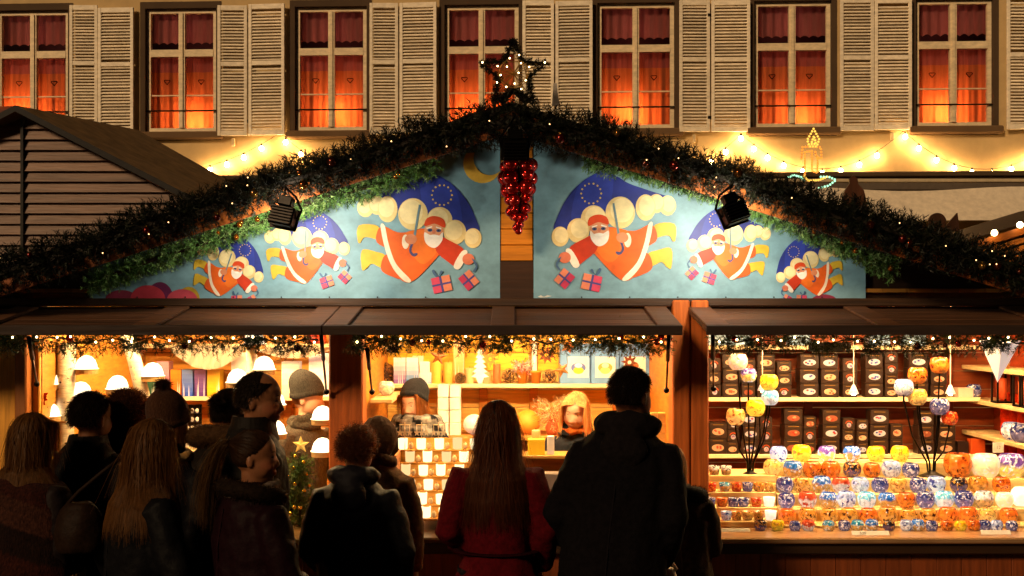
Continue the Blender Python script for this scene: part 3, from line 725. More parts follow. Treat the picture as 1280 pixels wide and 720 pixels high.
for sg, nm in ((-1, 'left'), (1, 'right')):
    # thick dark garland lying on the roof edge
    xs = np.linspace(0.0, 2.98, 14)
    path = [(sg*x, -.40, rz_(x)-.005-.012*math.sin(x*9)-.04*max(0, 1-x/.4)) for x in xs]
    g = thing('roof_garland', 'thick dark fir garland with baubles along the %s roof edge' % nm, 'garland', path[6], 'fir garlands on the gable')
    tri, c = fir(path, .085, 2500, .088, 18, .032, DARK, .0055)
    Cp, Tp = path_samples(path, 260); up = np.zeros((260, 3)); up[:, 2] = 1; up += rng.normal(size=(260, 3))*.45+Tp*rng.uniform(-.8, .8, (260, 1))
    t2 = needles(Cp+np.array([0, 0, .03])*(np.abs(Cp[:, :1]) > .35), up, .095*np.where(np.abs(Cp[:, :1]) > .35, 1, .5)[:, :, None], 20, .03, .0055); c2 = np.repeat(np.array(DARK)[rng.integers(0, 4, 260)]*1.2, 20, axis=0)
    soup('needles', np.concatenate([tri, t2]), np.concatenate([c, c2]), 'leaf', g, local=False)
    m_ = MB(lin('1a120a')); m_.tube(path, .02, 6); m_.build('stem', 'plain', g)
    add_baubles(g, path, 12, .10, (lin('5a0f08'), lin('6a4012'), lin('501e0a'), lin('7a5a28')))
    add_bulbs(g, path, 15, .11, 'fairydim', r=.0032)
    # fresh green inner garland on the panel
    if sg < 0: ip = [(545, 198), (500, 214), (450, 230), (400, 243), (350, 260), (300, 282), (250, 300), (200, 315), (150, 334), (112, 350)]
    else: ip = [(730, 191), (770, 199), (810, 209), (850, 221), (900, 237), (950, 256), (1000, 276), (1040, 293), (1080, 312), (1120, 332)]
    path = [tuple(W(x, y+6, -.11)) for x, y in ip]
    g = thing('inner_garland', 'fresh green fir garland under the eave of the %s painted panel' % nm, 'garland', path[4], 'fir garlands on the gable')
    tri, c = fir(path, .052, 1700, .06, 18, .021, GREEN, .004)
    soup('needles', tri, c, 'leaf', g, local=False)
    m_ = MB(lin('2a1a0a')); m_.tube(path, .012, 6); m_.build('stem', 'plain', g)
    add_baubles(g, path, 9, .06, (lin('d8862c'), lin('b86a1c')), (.010, .016))
# garland swags under the flaps
for (xa, xb, nm, nb) in ((-40, 398, 'left', 18), (440, 838, 'middle', 15), (893, 1320, 'right', 18)):
    n_ = 26; path = []
    for i in range(n_+1):
        x = xa+(xb-xa)*i/n_; y = 424+3*math.sin(i*1.7)+4*max(0, math.sin(i*.85)); path.append(tuple(W(x, y, -.30)))
    g = thing('flap_garland', 'fir garland with fairy lights under the %s flap' % nm, 'garland', path[13], 'lit garlands under the flaps')
    tri, c = fir(path, .065, 950, .06, 16, .024, ((.03, .06, .018), (.05, .075, .02), (.02, .03, .01), (.10, .085, .02)), .004)
    soup('needles', tri, c, 'leaf', g, local=False)
    m_ = MB(lin('1a120a')); m_.tube(path, .004, 6); m_.build('stem', 'plain', g)
    for k in range(3):                                              # hanging clumps
        q = path[3+k*9]; dp = [q, (q[0]+.01, q[1], q[2]-.06)]
        tri, c = fir(dp, .045, 60, .05, 14, .02, ((.02, .045, .014), (.015, .03, .01)), .0036); soup('clump', tri, c, 'leaf', g, local=False)
    add_baubles(g, path, 8, .05, (lin('b0240c'), lin('c8641c'), lin('5a2a18')), (.012, .02))
    for i in range(nb):
        x = xa+8+(xb-xa-16)*(i+random.uniform(-.2, .2))/(nb-1); p = W(x, 422+random.uniform(-2, 6), -.365)
        b = MB(); b.smooth = True; b.ball(p, .0050, 8, 6); b.build('fairy_bulb', 'fairy', g)
# star on the apex
SY = -.42
st = thing('christmas_star', 'large fir wrapped wire star with warm bulbs on the gable peak', 'star', W(641, 128, SY))
c0 = W(642, 92, SY); ro, ri = 43/S(SY), 19/S(SY)
sp = [c0 + Vector((math.sin(k*PI/5)*(ro if k % 2 == 0 else ri), 0, math.cos(k*PI/5)*(ro if k % 2 == 0 else ri)*(1 if k % 2 else 1.0))) for k in range(10)]
loop = sp+[sp[0]]
m_ = MB(lin('1a140c')); m_.tube(loop, .008, 6); 
m_.build('wire_frame', 'metal', st)
tri, c = fir([tuple(p) for p in loop], .012, 900, .018, 10, .011, DARK, .0035); soup('needles', tri, c, 'leaf', st, local=False)
m_ = MB(lin('b08a4a'))
for k in range(10):
    m_.tube([sp[k], sp[(k+3) % 10]], .0022, 4); m_.tube([sp[k], sp[(k+5) % 10]], .0022, 4)
ring = [c0+Vector((.075*math.cos(t), -.01, .075*math.sin(t))) for t in np.linspace(0, 2*PI, 20)]; m_.tube(ring, .0022, 4)
for k in range(12): m_.tube([c0, c0+Vector((.12*math.cos(k*.52), .01, .12*math.sin(k*.52)))], .0018, 4)
m_.build('wire_mesh', 'metal', st)
for k in range(13):
    a = 2*PI*k*.382; r = .025+.075*math.sqrt(k/13); p = c0+Vector((r*math.cos(a), -.02, r*math.sin(a)))
    b = MB(); b.smooth = True; b.ball(p, .0036, 7, 5); b.build('fairy_bulb', 'fairy', st)
for x in (603, 681): b = MB(); b.smooth = True; b.ball(W(x, 78, SY-.02), .004, 7, 5); b.build('fairy_bulb', 'fairy', st)
m_ = MB(lin('140e08')); m_.tube([W(625, 128, SY+.03), W(642, 113, SY+.03), W(660, 128, SY+.03)], .018, 8); m_.build('stand', 'plain', st)
# red bauble cluster
bc = thing('bauble_cluster', 'hanging grape-like cluster of shiny red baubles in the gable gap', 'bauble cluster', W(648, 296, -.12))
rows = [(206, 24, 9, 5), (220, 24, 9.5, 5), (236, 21, 9, 5), (250, 18, 7, 6), (262, 15, 6, 6), (273, 11, 5.5, 5), (282, 7, 5, 4), (289, 2, 5, 2)]
for y, w, r, n in rows:
    for k in range(n):
        a = 2*PI*(k+random.random()*.4)/n; p = W(648, y+random.uniform(-3, 3), -.12); wr = max(0, w-r*.8)/S(-.12)
        b = MB(vary(lin('b4140a'), .3)); b.smooth = True; b.ball(p+Vector((wr*math.cos(a), wr*math.sin(a)*.8, 0)), r/S(-.12)*random.uniform(.85, 1.12), 14, 10); b.build('bauble', 'bauble', bc)
m_ = MB(lin('3a1a0a')); m_.tube([W(648, 190, -.12), W(648, 292, -.12)], .008, 6); m_.build('stem', 'plain', bc)
# floodlights
def floodlight(px, py, yaw, tilt, lit, label):
    p = W(px, py, -.60); t = thing('floodlight', label, 'floodlight', p)
    M4 = Matrix.Translation(p) @ Matrix.Rotation(yaw, 4, 'Z') @ Matrix.Rotation(tilt, 4, 'X') @ Matrix.Rotation(R(12 if px < 600 else (-20 if px > 700 else 0)), 4, 'Y')
    m_ = MB(lin('14110e')); m_.bbox(-.062, .062, -.045, .02, -.05, .045, .008, None, M4)
    for k in range(6): m_.box(-.055, .055, -.062, -.046, -.045+k*.015, -.040+k*.015, None, M4)
    m_.bbox(-.07, .07, .02, .028, -.058, .052, .003, lin('1a1612'), M4); m_.build('housing', 'metal', t)
    m_ = MB(); m_.poly([tuple(M4 @ Vector(q)) for q in ((-.052, .0295, -.04), (.052, .0295, -.04), (.052, .0295, .034), (-.052, .0295, .034))], lin('888888')); m_.build('lamp_glass', 'flood' if lit else 'gloss', t)
    m_ = MB(lin('0e0c0a')); q = M4 @ Vector((0, -.02, .05))
    m_.bbox(-.035, .035, -.05, .0, .047, .095, .004, lin('100e0c'), M4); m_.build('junction_box', 'metal', t)
    m_ = MB(lin('0e0c0a')); m_.tube([M4 @ Vector((-.066, 0, 0)), M4 @ Vector((-.078, 0, .05)), M4 @ Vector((-.03, .0, .11)), Vector((p.x, p.y+.03, rz_(p.x)-.05))], .006, 6)
    m_.tube([M4 @ Vector((.066, 0, 0)), M4 @ Vector((.078, 0, .05)), M4 @ Vector((.03, .0, .11)), Vector((p.x, p.y+.03, rz_(p.x)-.05))], .006, 6); build_split(m_, 'bracket', 'metal', t)
floodlight(355, 271, R(-8), R(-14), True, 'lit black floodlight aimed at the left painted panel')
floodlight(917, 267, R(8), R(-14), True, 'lit black floodlight aimed at the right painted panel')
floodlight(644, 186, 0, R(10), False, 'unlit black floodlight above the red bauble cluster')
# lit candle figure of rope light behind the right roof
KY = .9
ca = thing('rope_light_candle', 'candle shaped rope light in yellow, orange and mint dots above the right roof', 'light figure', W(1014, 236, KY))
def dots(pts, n, m, nm):
    C, _ = path_samples([tuple(W(x, y, KY)) for x, y in pts], n)
    m_ = MB(); m_.smooth = True
    P = np.array([tuple(W(x, y, KY)) for x, y in pts]); seg = np.r_[0, np.cumsum(np.linalg.norm(P[1:]-P[:-1], axis=1))]
    for t in np.linspace(0, seg[-1], n): m_.ball([np.interp(t, seg, P[:, k]) for k in range(3)], .0075, 6, 4)
    m_.build('light_dots', m, ca); w = MB(lin('2a2018')); w.tube([W(x, y, KY+.012) for x, y in pts], .004, 5); w.build('wire_frame', 'metal', ca)
dots([(1017, 161), (1009, 175), (1012, 183), (1021, 183), (1024, 174), (1017, 161)], 17, 'fairyyellow', 0)
dots([(1017, 171), (1014, 180), (1020, 180), (1018, 172)], 8, 'fairyyellow', 0)
dots([(1002, 198), (1003, 184), (1012, 183), (1026, 184), (1027, 198), (1021, 197), (1019, 190)], 19, 'fairyorange', 0)
dots([(1006, 218), (1006, 190), (1015, 189), (1015, 214), (1022, 216), (1022, 196)], 30, 'fairyorange', 0)
dots([(1005, 220), (1010, 226), (1024, 225), (1034, 221)], 12, 'fairyyellow', 0)
dots([(985, 222), (992, 219), (1001, 221), (1005, 226)], 9, 'fairygreen', 0)
dots([(1026, 221), (1036, 221), (1045, 225), (1036, 232), (1024, 235)], 13, 'fairygreen', 0)
m_ = MB(lin('1a120c')); a = W(1014, 226, KY); m_.tube([a, (a.x, a.y, rz_(a.x)+.045)], .008, 6); m_.build('support', 'metal', ca)
# wooden cut-outs standing on the right roof
def cutout(name, label, pts, cc, Y=.5):
    P = [W(x, y, Y) for x, y in pts]; m_ = MB(lin(cc)); n = len(P)
    m_.poly([tuple(p) for p in P]); m_.poly([(p.x, p.y+.02, p.z) for p in reversed(P)])
    for i in range(n): a, b = P[i], P[(i+1) % n]; m_.poly([tuple(a), (a.x, a.y+.02, a.z), (b.x, b.y+.02, b.z), tuple(b)])
    b = Vector((sum(p.x for p in P)/n, Y, min(p.z for p in P))); tag(m_.build(name, 'woodv', None, base=b), label, 'cut-out')
cutout('bell_cutout', 'dark wooden bell cut-out standing on the right roof', [(1051, 262), (1056, 238), (1062, 230), (1062, 223), (1067, 219), (1072, 223), (1073, 230), (1080, 238), (1087, 266)], '4a2a18')
cutout('ball_cutout', 'round dark wooden cut-out on the right roof', [(1172+11*math.cos(t), 277+11*math.sin(t)) for t in np.linspace(0, 2*PI, 22)[:-1]][::-1] , '3a2214')
cutout('triangle_cutout', 'pointed dark wooden cut-out beside the round one', [(1180, 285), (1197, 266), (1200, 290)], '3a2214')
cutout('flag_figure', 'small blue white red pennant on the ridge beside the star', [(690, 132), (692, 104), (696, 104), (699, 132)], 'b8b0a8', -.1)

# ================================================================== GOODS
def box_item(name, label, cat, px0, px1, py0, py1, Y, cc, m='gloss', depth=None, group=None, grad=None, rz=0):
    a, b = W(px0, py1, Y), W(px1, py0, Y); d = depth or (b.x-a.x)*.8; base = Vector(((a.x+b.x)/2, Y+d/2, a.z)); w = b.x-a.x
    m_ = MB(lin(cc)); n_ = 6 if grad else 1
    if grad:
        for i in range(n_):
            c = tuple(lin(cc)[k]*(1-i/(n_-1))+lin(grad)[k]*i/(n_-1) for k in range(3)); z0 = (b.z-a.z)*i/n_; z1 = (b.z-a.z)*(i+1)/n_
            for (p, q, r, s_) in (((-w/2, -d/2), (w/2, -d/2), 0, 0), ((w/2, -d/2), (w/2, d/2), 0, 0), ((w/2, d/2), (-w/2, d/2), 0, 0), ((-w/2, d/2), (-w/2, -d/2), 0, 0)):
                m_.poly([(p[0], p[1], z0), (q[0], q[1], z0), (q[0], q[1], z1), (p[0], p[1], z1)], c)
        m_.poly([(-w/2, -d/2, b.z-a.z), (w/2, -d/2, b.z-a.z), (w/2, d/2, b.z-a.z), (-w/2, d/2, b.z-a.z)], lin(grad))
        for k in range(3):
            x = random.uniform(-w*.4, w*.4); m_.poly([(x, -d/2-.001, .004), (x+.006, -d/2-.001, .004), (x+.003, -d/2-.001, (b.z-a.z)*random.uniform(.4, .8))], lin('e8e0e8'))
    else: m_.bbox(-w/2, w/2, -d/2, d/2, 0, b.z-a.z, .004)
    o = m_.build(name, m, None, local=True); o.location = base; o.rotation_euler.z = rz
    tag(o, label, cat, group); return o
def rod(name, label, cat, px, r, py0, py1, Y, cc, m='glow', group=None):
    a = W(px, py1, Y); h = W(px, py0, Y).z-a.z; m_ = MB(lin(cc)); m_.smooth = True
    m_.lathe([(r*.97, 0), (r, .004), (r, h-.004), (r*.9, h), (r*.3, h-.003), (.0, h-.003)], n=18); m_.lathe([(.0015, h-.003), (.001, h+.012)], n=5, col=lin('1a1208'))
    o = m_.build(name, m, None, local=True); o.location = a + Vector((0, r, 0)); tag(o, label, cat, group); return o

# printed black gift boxes on the shelves of the right bay
def gift_box(px0, px1, py0, py1, Y, kind, label):
    a, b = W(px0, py1, Y), W(px1, py0, Y); w, h = b.x-a.x, b.z-a.z; d = w*.9
    m_ = MB(lin('2c1d15')); m_.bbox(-w/2, w/2, 0, d, 0, h, .003)
    jit = random.uniform(-.06, .06)
    o = m_.build('gift_box', 'gloss', None, local=True); o.location = ((a.x+b.x)/2, Y, a.z); o.rotation_euler.z = jit
    tag(o, label, 'gift box', 'printed candle bowl boxes stacked in the right bay')
    m_ = MB(); f = -.0012
    arch, body, spot = {0: ('b0481c', 'a8a0b0', '4a5aa8'), 1: ('a8682c', 'c09a7c', 'a84428'), 2: ('7a4420', 'b4b0c0', '2e3e98'), 3: ('904a20', '8a4a34', 'c09070')}[kind]
    def disc(cx, cz, rx, rz, c, y): m_.poly([(cx+rx*math.cos(t), y, cz+rz*math.sin(t)) for t in np.linspace(0, 2*PI, 18)[:-1]], lin(c))
    if kind in (0,): m_.poly([(w*.32*math.cos(t), f, h*.50+h*.30*math.sin(t)) for t in np.linspace(R(10), R(170), 12)] + [(w*.24*math.cos(t), f, h*.50+h*.22*math.sin(t)) for t in np.linspace(R(170), R(10), 12)], lin(arch))
    else: m_.poly([(-w*.3, f, h*.84), (w*.3, f, h*.84), (w*.3, f, h*.89), (-w*.3, f, h*.89)], lin('7a5a2a'))
    rx, rz = (w*.2, h*.2) if kind == 0 else (w*.34, h*.22)
    disc(0, h*.42, rx, rz, body, f-.0006)
    for k in range(5): disc(random.uniform(-.6, .6)*rx, h*.42+random.uniform(-.5, .5)*rz, rx*.2, rz*.28, random.choice((spot, body, spot, 'b8301c')), f-.0012-k*.0003)
    m_.build('printed_picture', 'gloss', o, local=True); return o
UP, LO = 497, 568
cols = [(885, 901, 3, 16.5, UP, 0), (903, 925, 3, 18.3, UP, 1), (927, 944, 3, 16, UP, 3), (946, 968, 3, 18, UP, 1), (971, 989, 3, 15.2, UP, 0), (1000, 1023, 3, 18.2, UP, 2), (1026, 1048, 3, 18, UP, 1), (1053, 1071, 3, 16.5, UP, 0), (1082, 1104, 3, 18.4, UP, 2), (1107, 1123, 4, 14.4, UP, 0), (1136, 1160, 3, 18.5, UP, 2), (1164, 1183, 3, 16.4, UP, 0),
        (886, 908, 2, 20, LO, 0), (909, 924, 3, 15.4, LO, 0), (927, 949, 3, 18, LO, 2), (951, 966, 3, 15.6, LO, 0), (980, 1003, 3, 18.8, LO, 3), (1005, 1020, 3, 15.8, LO, 3), (1028, 1050, 3, 18.6, LO, 2), (1053, 1068, 3, 15.2, LO, 0), (1071, 1085, 3, 14.6, LO, 1), (1088, 1111, 3, 18.6, LO, 2), (1114, 1129, 2, 19, LO, 1), (1148, 1168, 3, 18, LO, 2), (1171, 1194, 3, 18, LO, 1)]
pic = ['round white bowl', 'cream bowl', 'wide white bowl', 'orange bowl']
posn = {2: ['bottom', 'top'], 3: ['bottom', 'middle', 'top'], 4: ['bottom', 'second lowest', 'second highest', 'top']}
for rowy, nm in ((UP, 'upper'), (LO, 'lower')):
    for ci, (x0, x1, n, h, _, kd) in enumerate([c for c in cols if c[4] == rowy]):
        for k in range(n):
            k2 = kd if random.random() < .75 else (kd+1) % 4; j = random.uniform(-.8, .8)
            gift_box(x0+j, x1+j, rowy-h*(k+1)+.25, rowy-h*k, 1.62, k2, 'black %s box, %s of %s stack on the %s shelf' % (pic[k2], posn[n][k], ordn(ci), nm))

# candle bowls
PALS = {'dark blue': ('26306e', '6a6a9a', 'e8e0e8'), 'amber': ('d8a24a', 'e8b860', '8a4a1c'), 'blue': ('2a6ac0', 'c89a50', 'e8f0f8'), 'red and white': ('c8502c', 'd8d0c8', 'a8301c'), 'blue and white': ('a8b8e0', 'e8ecf4', '2a3c88'),
        'orange': ('d8641c', 'e0802c', '6a2408'), 'yellow': ('f0c01c', 'f4d040', 'c8781c'), 'purple and white': ('6a4aa0', 'f0d870', 'f0f0f4'), 'light blue': ('6ac0e0', 'd8e8ec', 'f4f8f8'), 'brown': ('c8802c', 'd89440', '3a1608'),
        'black': ('1a1a22', '5a4a6a', 'c88a3c'), 'cream': ('f0dcb0', 'f0d8a0', 'f4e8cc'), 'white and black': ('e0dcd4', 'c8a060', '2a201c'), 'white': ('fff4e0', 'fff0d8', 'fff8ec'), 'red': ('c02c10', 'd84a1c', 'f0a040'), 'turquoise': ('1c88b0', 'd8a850', 'e0f0f0')}
BM = {}
def bmat(pal, glow, kind=0):
    k = (pal, glow, kind)
    if k not in BM: BM[k] = bowl_mat('painted glass %s %g' % (pal, glow), *[lin(c) for c in PALS[pal]], glow, kind)
    return BM[k]
BMESH = {}
def bowl(px, py, w, Y, pal, label, glow=.12, group='painted glass candle bowls in the right bay', name='candle_bowl', shape='bowl', cat='candle bowl'):
    """py = photo height of the bottom, w = photo width"""
    r = w/S(Y)/2; key = (pal, glow, shape)
    if key not in BMESH:
        m_ = MB(); m_.smooth = True
        prof = {'bowl': [(.0, .001), (.030, .0), (.034, .002), (.048, .018), (.0555, .042), (.055, .062), (.048, .082), (.040, .092), (.037, .093), (.044, .080), (.051, .060), (.0515, .042), (.044, .020), (.030, .006), (.0, .004)],
                'ball': [(.0, .0), (.030, .0), (.045, .018), (.055, .048), (.048, .080), (.032, .098), (.029, .098), (.044, .078), (.051, .048), (.03, .006), (0, .004)],
                'cup': [(.0, .0), (.040, .0), (.046, .01), (.055, .085), (.052, .085), (.043, .012), (0, .006)]}[shape]
        m_.lathe(prof, n=22); me = m_.build('candle_bowl', bmat(pal, glow), None, local=True); BMESH[key] = me.data; bpy.data.objects.remove(me)
    o = bpy.data.objects.new(name, BMESH[key]); COL.objects.link(o); s_ = r/.0555; o.scale = (s_, s_, s_)
    o.location = W(px, py, Y)+Vector((0, r, 0)); o.rotation_euler.z = random.uniform(0, 6.28); tag(o, label, cat, group); return o
# stepped display
TY = {'0': (.03, 665), 'A': (.14, 656), 'B': (.26, 636), 'C': (.38, 617), 'D': (.50, 598), 'E': (.62, 578)}
TZ = {k: W(0, v[1], v[0]).z for k, v in TY.items()}
ds = thing('display_steps', 'pale wooden stepped display carrying the painted candle bowls', 'display stand', (2.1, .4, .895))
for k, nxt in (('A', 'B'), ('B', 'C'), ('C', 'D'), ('D', 'E'), ('E', None)):
    Y0 = TY[k][0]-.008; Y1 = TY[nxt][0]-.009 if nxt else .79
    m_ = MB(vary(lin('f2d48c'), .06)); m_.bbox(W(972, 0, Y0).x, XR-.09, Y0, Y1, .8955, TZ[k]-.0008, .003); m_.build('step', 'wood', ds)
d2 = thing('display_steps', 'low wooden stepped display of small votive glasses beside the double post', 'display stand', (1.2, .4, .895))
T2 = {'A': (.14, 651), 'B': (.26, 634), 'C': (.38, 615), 'D': (.50, 594)}
for k, nxt in (('A', 'B'), ('B', 'C'), ('C', 'D'), ('D', None)):
    Y0 = T2[k][0]-.008; Y1 = T2[nxt][0]-.009 if nxt else .79
    m_ = MB(vary(lin('f2d48c'), .06)); m_.bbox(pR[1]+.025, W(971, 0, Y0).x-.004, Y0, Y1, .8955, W(0, T2[k][1], T2[k][0]).z-.0008, .003); m_.build('step', 'wood', d2)
rows = {'E': [(976, 'blue and white'), (1005, 'yellow'), (1036, 'purple and white'), (1068, 'blue'), (1098, 'yellow'), (1128, 'yellow')],
        'D': [(994, 'blue'), (1018, 'orange'), (1042, 'orange'), (1069, 'black'), (1093, 'orange'), (1118, 'blue and white'), (1142, 'dark blue')],
        'C': [(983, 'dark blue'), (1006, 'amber'), (1031, 'blue'), (1054, 'red and white'), (1078, 'blue and white'), (1103, 'dark blue'), (1127, 'amber'), (1151, 'dark blue'), (1175, 'blue and white'), (1202, 'black'), (1227, 'brown'), (1256, 'orange')],
        'B': [(985, 'dark blue'), (1012, 'red and white'), (1038, 'blue'), (1062, 'blue and white'), (1087, 'light blue'), (1112, 'blue'), (1137, 'orange'), (1161, 'dark blue'), (1185, 'light blue'), (1210, 'dark blue'), (1235, 'white and black'), (1261, 'cream')],
        'A': [(987, 'orange'), (1012, 'brown'), (1039, 'brown'), (1064, 'brown'), (1089, 'orange'), (1114, 'brown'), (1140, 'brown'), (1165, 'brown'), (1189, 'orange'), (1214, 'orange'), (1240, 'amber'), (1265, 'orange')],
        '0': [(953, 'black'), (974, 'yellow'), (996, 'dark blue'), (1013, 'red and white'), (1037, 'turquoise'), (1057, 'dark blue'), (1075, 'turquoise'), (1093, 'blue'), (1114, 'black'), (1135, 'blue and white'), (1150, 'blue'), (1167, 'dark blue'), (1186, 'orange'), (1204, 'yellow'), (1220, 'orange'), (1234, 'dark blue'), (1249, 'blue and white'), (1268, 'dark blue')]}
rn = {'E': 'glowing top', 'D': 'second', 'C': 'third', 'B': 'fourth', 'A': 'fifth', '0': 'lowest'}
for k, lst in rows.items():
    for i, (x, pal) in enumerate(lst):
        w = 17 if k == '0' else (25 if k == 'E' else 24.5); w *= random.uniform(.86, .98)
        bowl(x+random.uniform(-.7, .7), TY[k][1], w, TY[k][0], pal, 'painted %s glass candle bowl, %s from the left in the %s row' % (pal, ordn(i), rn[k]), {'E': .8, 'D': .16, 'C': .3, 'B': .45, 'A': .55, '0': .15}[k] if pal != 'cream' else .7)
        if k == 'E':
            m_ = MB(); m_.smooth = True; p = W(x, TY[k][1], TY[k][0]); m_.ball(p+Vector((0, .055, .05)), .008, 8, 6); o = m_.build('tealight', 'votive', None, base=p+Vector((0, .055, .03))); tag(o, 'small burning tealight inside the %s glowing top-row bowl' % ordn(i), 'tealight', 'tealights in bowls')
for i, (x, py, w, pal, gl, d, sh) in enumerate(((1204, 600, 35, 'orange', .2, 'big ribbed', 'bowl'), (1239, 601, 35, 'cream', .55, 'big plain', 'bowl'), (1272, 602, 36, 'purple and white', .35, 'big', 'bowl'), (968, 598, 23, 'amber', .8, 'glowing', 'ball'), (1282, 636, 26, 'white', .9, 'large glowing', 'ball'))):
    bowl(x, py-2, w, TY['D'][0] if py < 610 else .26, pal, '%s %s glass candle bowl at the end of its row' % (d, pal), gl, shape=sh)
small = {'D': [(894, 'white and black'), (909, 'white and black')], 'C': [(890, 'red'), (907, 'turquoise'), (922, 'red'), (936, 'dark blue'), (950, 'brown'), (964, 'amber')],
         'B': [(889, 'dark blue'), (904, 'orange'), (918, 'dark blue'), (931, 'dark blue'), (947, 'red'), (963, 'white')], 'A': [(888, 'brown'), (909, 'blue and white'), (922, 'brown'), (936, 'amber'), (950, 'brown'), (965, 'white')]}
for k, lst in small.items():
    for i, (x, pal) in enumerate(lst):
        bowl(x, T2[k][1], 14 if pal != 'white' else 15, T2[k][0], pal, 'small %s votive glass, %s in the %s row beside the post' % (pal, ordn(i), {'D': 'top', 'C': 'second', 'B': 'third', 'A': 'bottom'}[k]), .12 if pal != 'white' else .8, 'small votive glasses beside the double post', 'votive_glass', 'cup', 'votive glass')
# metal tree stands
def tree_stand(bx, by, Y, arms, label):
    b = W(bx, by, Y); t = thing('candle_stand', label, 'candle stand', b); b = b+Vector((0, .06, 0))
    m_ = MB(lin('1c1612')); m_.smooth = True; m_.lathe([(.075, 0), (.075, .006), (.05, .018), (.02, .032), (.012, .04)], b, 22, closed=True); m_.build('base', 'metal', t)
    for (px, py, pal, w, gl, lab, k) in arms:
        e = W(px, py, Y)+Vector((0, .06, 0)); s0 = b+Vector(((px-bx)*.0007, 0, .03)); q1 = b+Vector(((px-bx)*.0009, 0, .09)); q2 = Vector((b.x+(e.x-b.x)*.7, b.y, max(b.z+.12, b.z+(e.z-b.z)*.5)))
        m_ = MB(lin('1c1612')); m_.smooth = True; m_.tube([s0, q1, q2, Vector((e.x, e.y, e.z-.03)), e-Vector((0, 0, .003))], .0055, 8); m_.lathe([(.028, -.004), (.030, -.001)], e, 16, closed=True); m_.build('arm', 'metal', t)
        bowl(px, py, w, Y+.06-w/S(Y)/2, pal, lab, gl, 'glowing bowls on the metal tree stands', shape='bowl')
tree_stand(940, 598, .52, [(925, 463, 'cream', 24, .6, 'cream orange bowl, highest on the left tree stand', 0), (938, 478, 'purple and white', 20, .5, 'purple yellow bowl just below the highest on the left tree stand', 0), (964, 488, 'yellow', 23, .75, 'yellow bowl at the right of the left tree stand', 0), (965, 507, 'light blue', 22, .5, 'sky blue bowl under a yellow one on the left tree stand', 0), (947, 521, 'yellow', 24, .8, 'bright yellow bowl lowest but one on the left tree stand', 0), (922, 532, 'amber', 24, .75, 'amber bowl lowest on the left tree stand', 0)], 'black metal tree stand with branching arms, left one')
tree_stand(1170, 598, .52, [(1179, 467, 'orange', 24, .12, 'terracotta bowl highest on the right tree stand', 0), (1151, 480, 'orange', 24, .25, 'bright orange bowl second highest on the right tree stand', 0), (1134, 495, 'blue and white', 24, .15, 'blue white bowl at the left of the right tree stand', 0), (1151, 507, 'amber', 24, .4, 'light orange bowl in the middle of the right tree stand', 0), (1179, 519, 'dark blue', 24, .2, 'purple speckled bowl at the right of the right tree stand', 0), (1191, 532, 'red', 20, .25, 'red bowl lowest on the right tree stand', 0)], 'black metal tree stand with branching arms, right one')
# pendant lamps
for (px, py, Y, lab) in ((1067, 492, 1.0, 'small bright cone pendant lamp between the box stacks'), (1188, 492, 1.0, 'small bright cone pendant lamp above the right tree stand'), (953, 488, 1.1, 'small white cone pendant lamp beside the left tree stand')):
    p = W(px, py, Y); t = thing('pendant_lamp', lab, 'lamp', p, 'cone pendant lamps')
    m_ = MB(lin('fff4dc')); m_.smooth = True; m_.lathe([(.032, 0), (.008, .055)], p, 16); m_.build('lamp_shade', 'shade', t)
    m_ = MB(); m_.smooth = True; m_.ball(p+Vector((0, 0, .004)), .016, 10, 8); m_.build('bulb', 'pend', t)
    m_ = MB(lin('e8d8b8')); m_.tube([p+Vector((0, 0, .055)), (p.x, p.y, zsky-.002)], .003, 5); m_.build('cord', 'plain', t)
# white paper cone, sign, price cards
p = W(1247, 478, .25); t = thing('paper_cone', 'white folded paper cone hanging point down at the right end', 'paper lantern', p)
zt2 = W(0, 425, .25).z; m_ = MB(lin('f0e8dc')); q = [(W(1221, 0, .25).x, .22, zt2), (W(1250, 0, .1).x, .08, zt2-.02), (W(1278, 0, .25).x, .26, zt2), (W(1252, 0, .25).x, .4, zt2)]
for i in range(4): m_.poly([q[i], q[(i+1) % 4], tuple(p)])
m_.build('paper', 'shade', t); m_ = MB(lin('3a2a18')); m_.tube([(p.x, .25, zt2-.02), (p.x, .25, zsky-.002)], .002, 5); m_.build('string', 'plain', t)
def flat_card(name, label, cat, px0, px1, py0, py1, Y, cc='e8e2d8', text=None, tilt=0, tc='6a6a70', size=None):
    a, b = W(px0, py1, Y), W(px1, py0, Y); base = Vector(((a.x+b.x)/2, Y, a.z)); w, h = b.x-a.x, b.z-a.z
    M4 = Matrix.Rotation(tilt, 4, 'X'); m_ = MB(lin(cc)); m_.bbox(-w/2, w/2, 0, .003, 0, h, .0008, None, M4)
    o = m_.build(name, 'plain', None, local=True); o.location = base; tag(o, label, cat)
    for (s, x, c) in (text or []):
        cu = bpy.data.curves.new('lettering', 'FONT'); cu.body = s; cu.size = size or h*.8; cu.align_x = 'CENTER'; cu.align_y = 'CENTER'; cu.extrude = .0003
        to = bpy.data.objects.new('lettering', cu); COL.objects.link(to); bpy.context.view_layer.update()
        me = bpy.data.meshes.new_from_object(to.evaluated_get(bpy.context.evaluated_depsgraph_get())); bpy.data.objects.remove(to)
        if not me.color_attributes: paint(me, np.tile(np.array(lin(c), dtype=np.float32), (len(me.loops), 1)))
        me.materials.clear(); me.materials.append(M['plain']); lo = bpy.data.objects.new('lettering', me); COL.objects.link(lo); lo.parent = o
        lo.matrix_local = M4 @ Matrix.Translation((x*w, -.0012, h*.5)) @ Matrix.Rotation(R(90), 4, 'X')
    return o
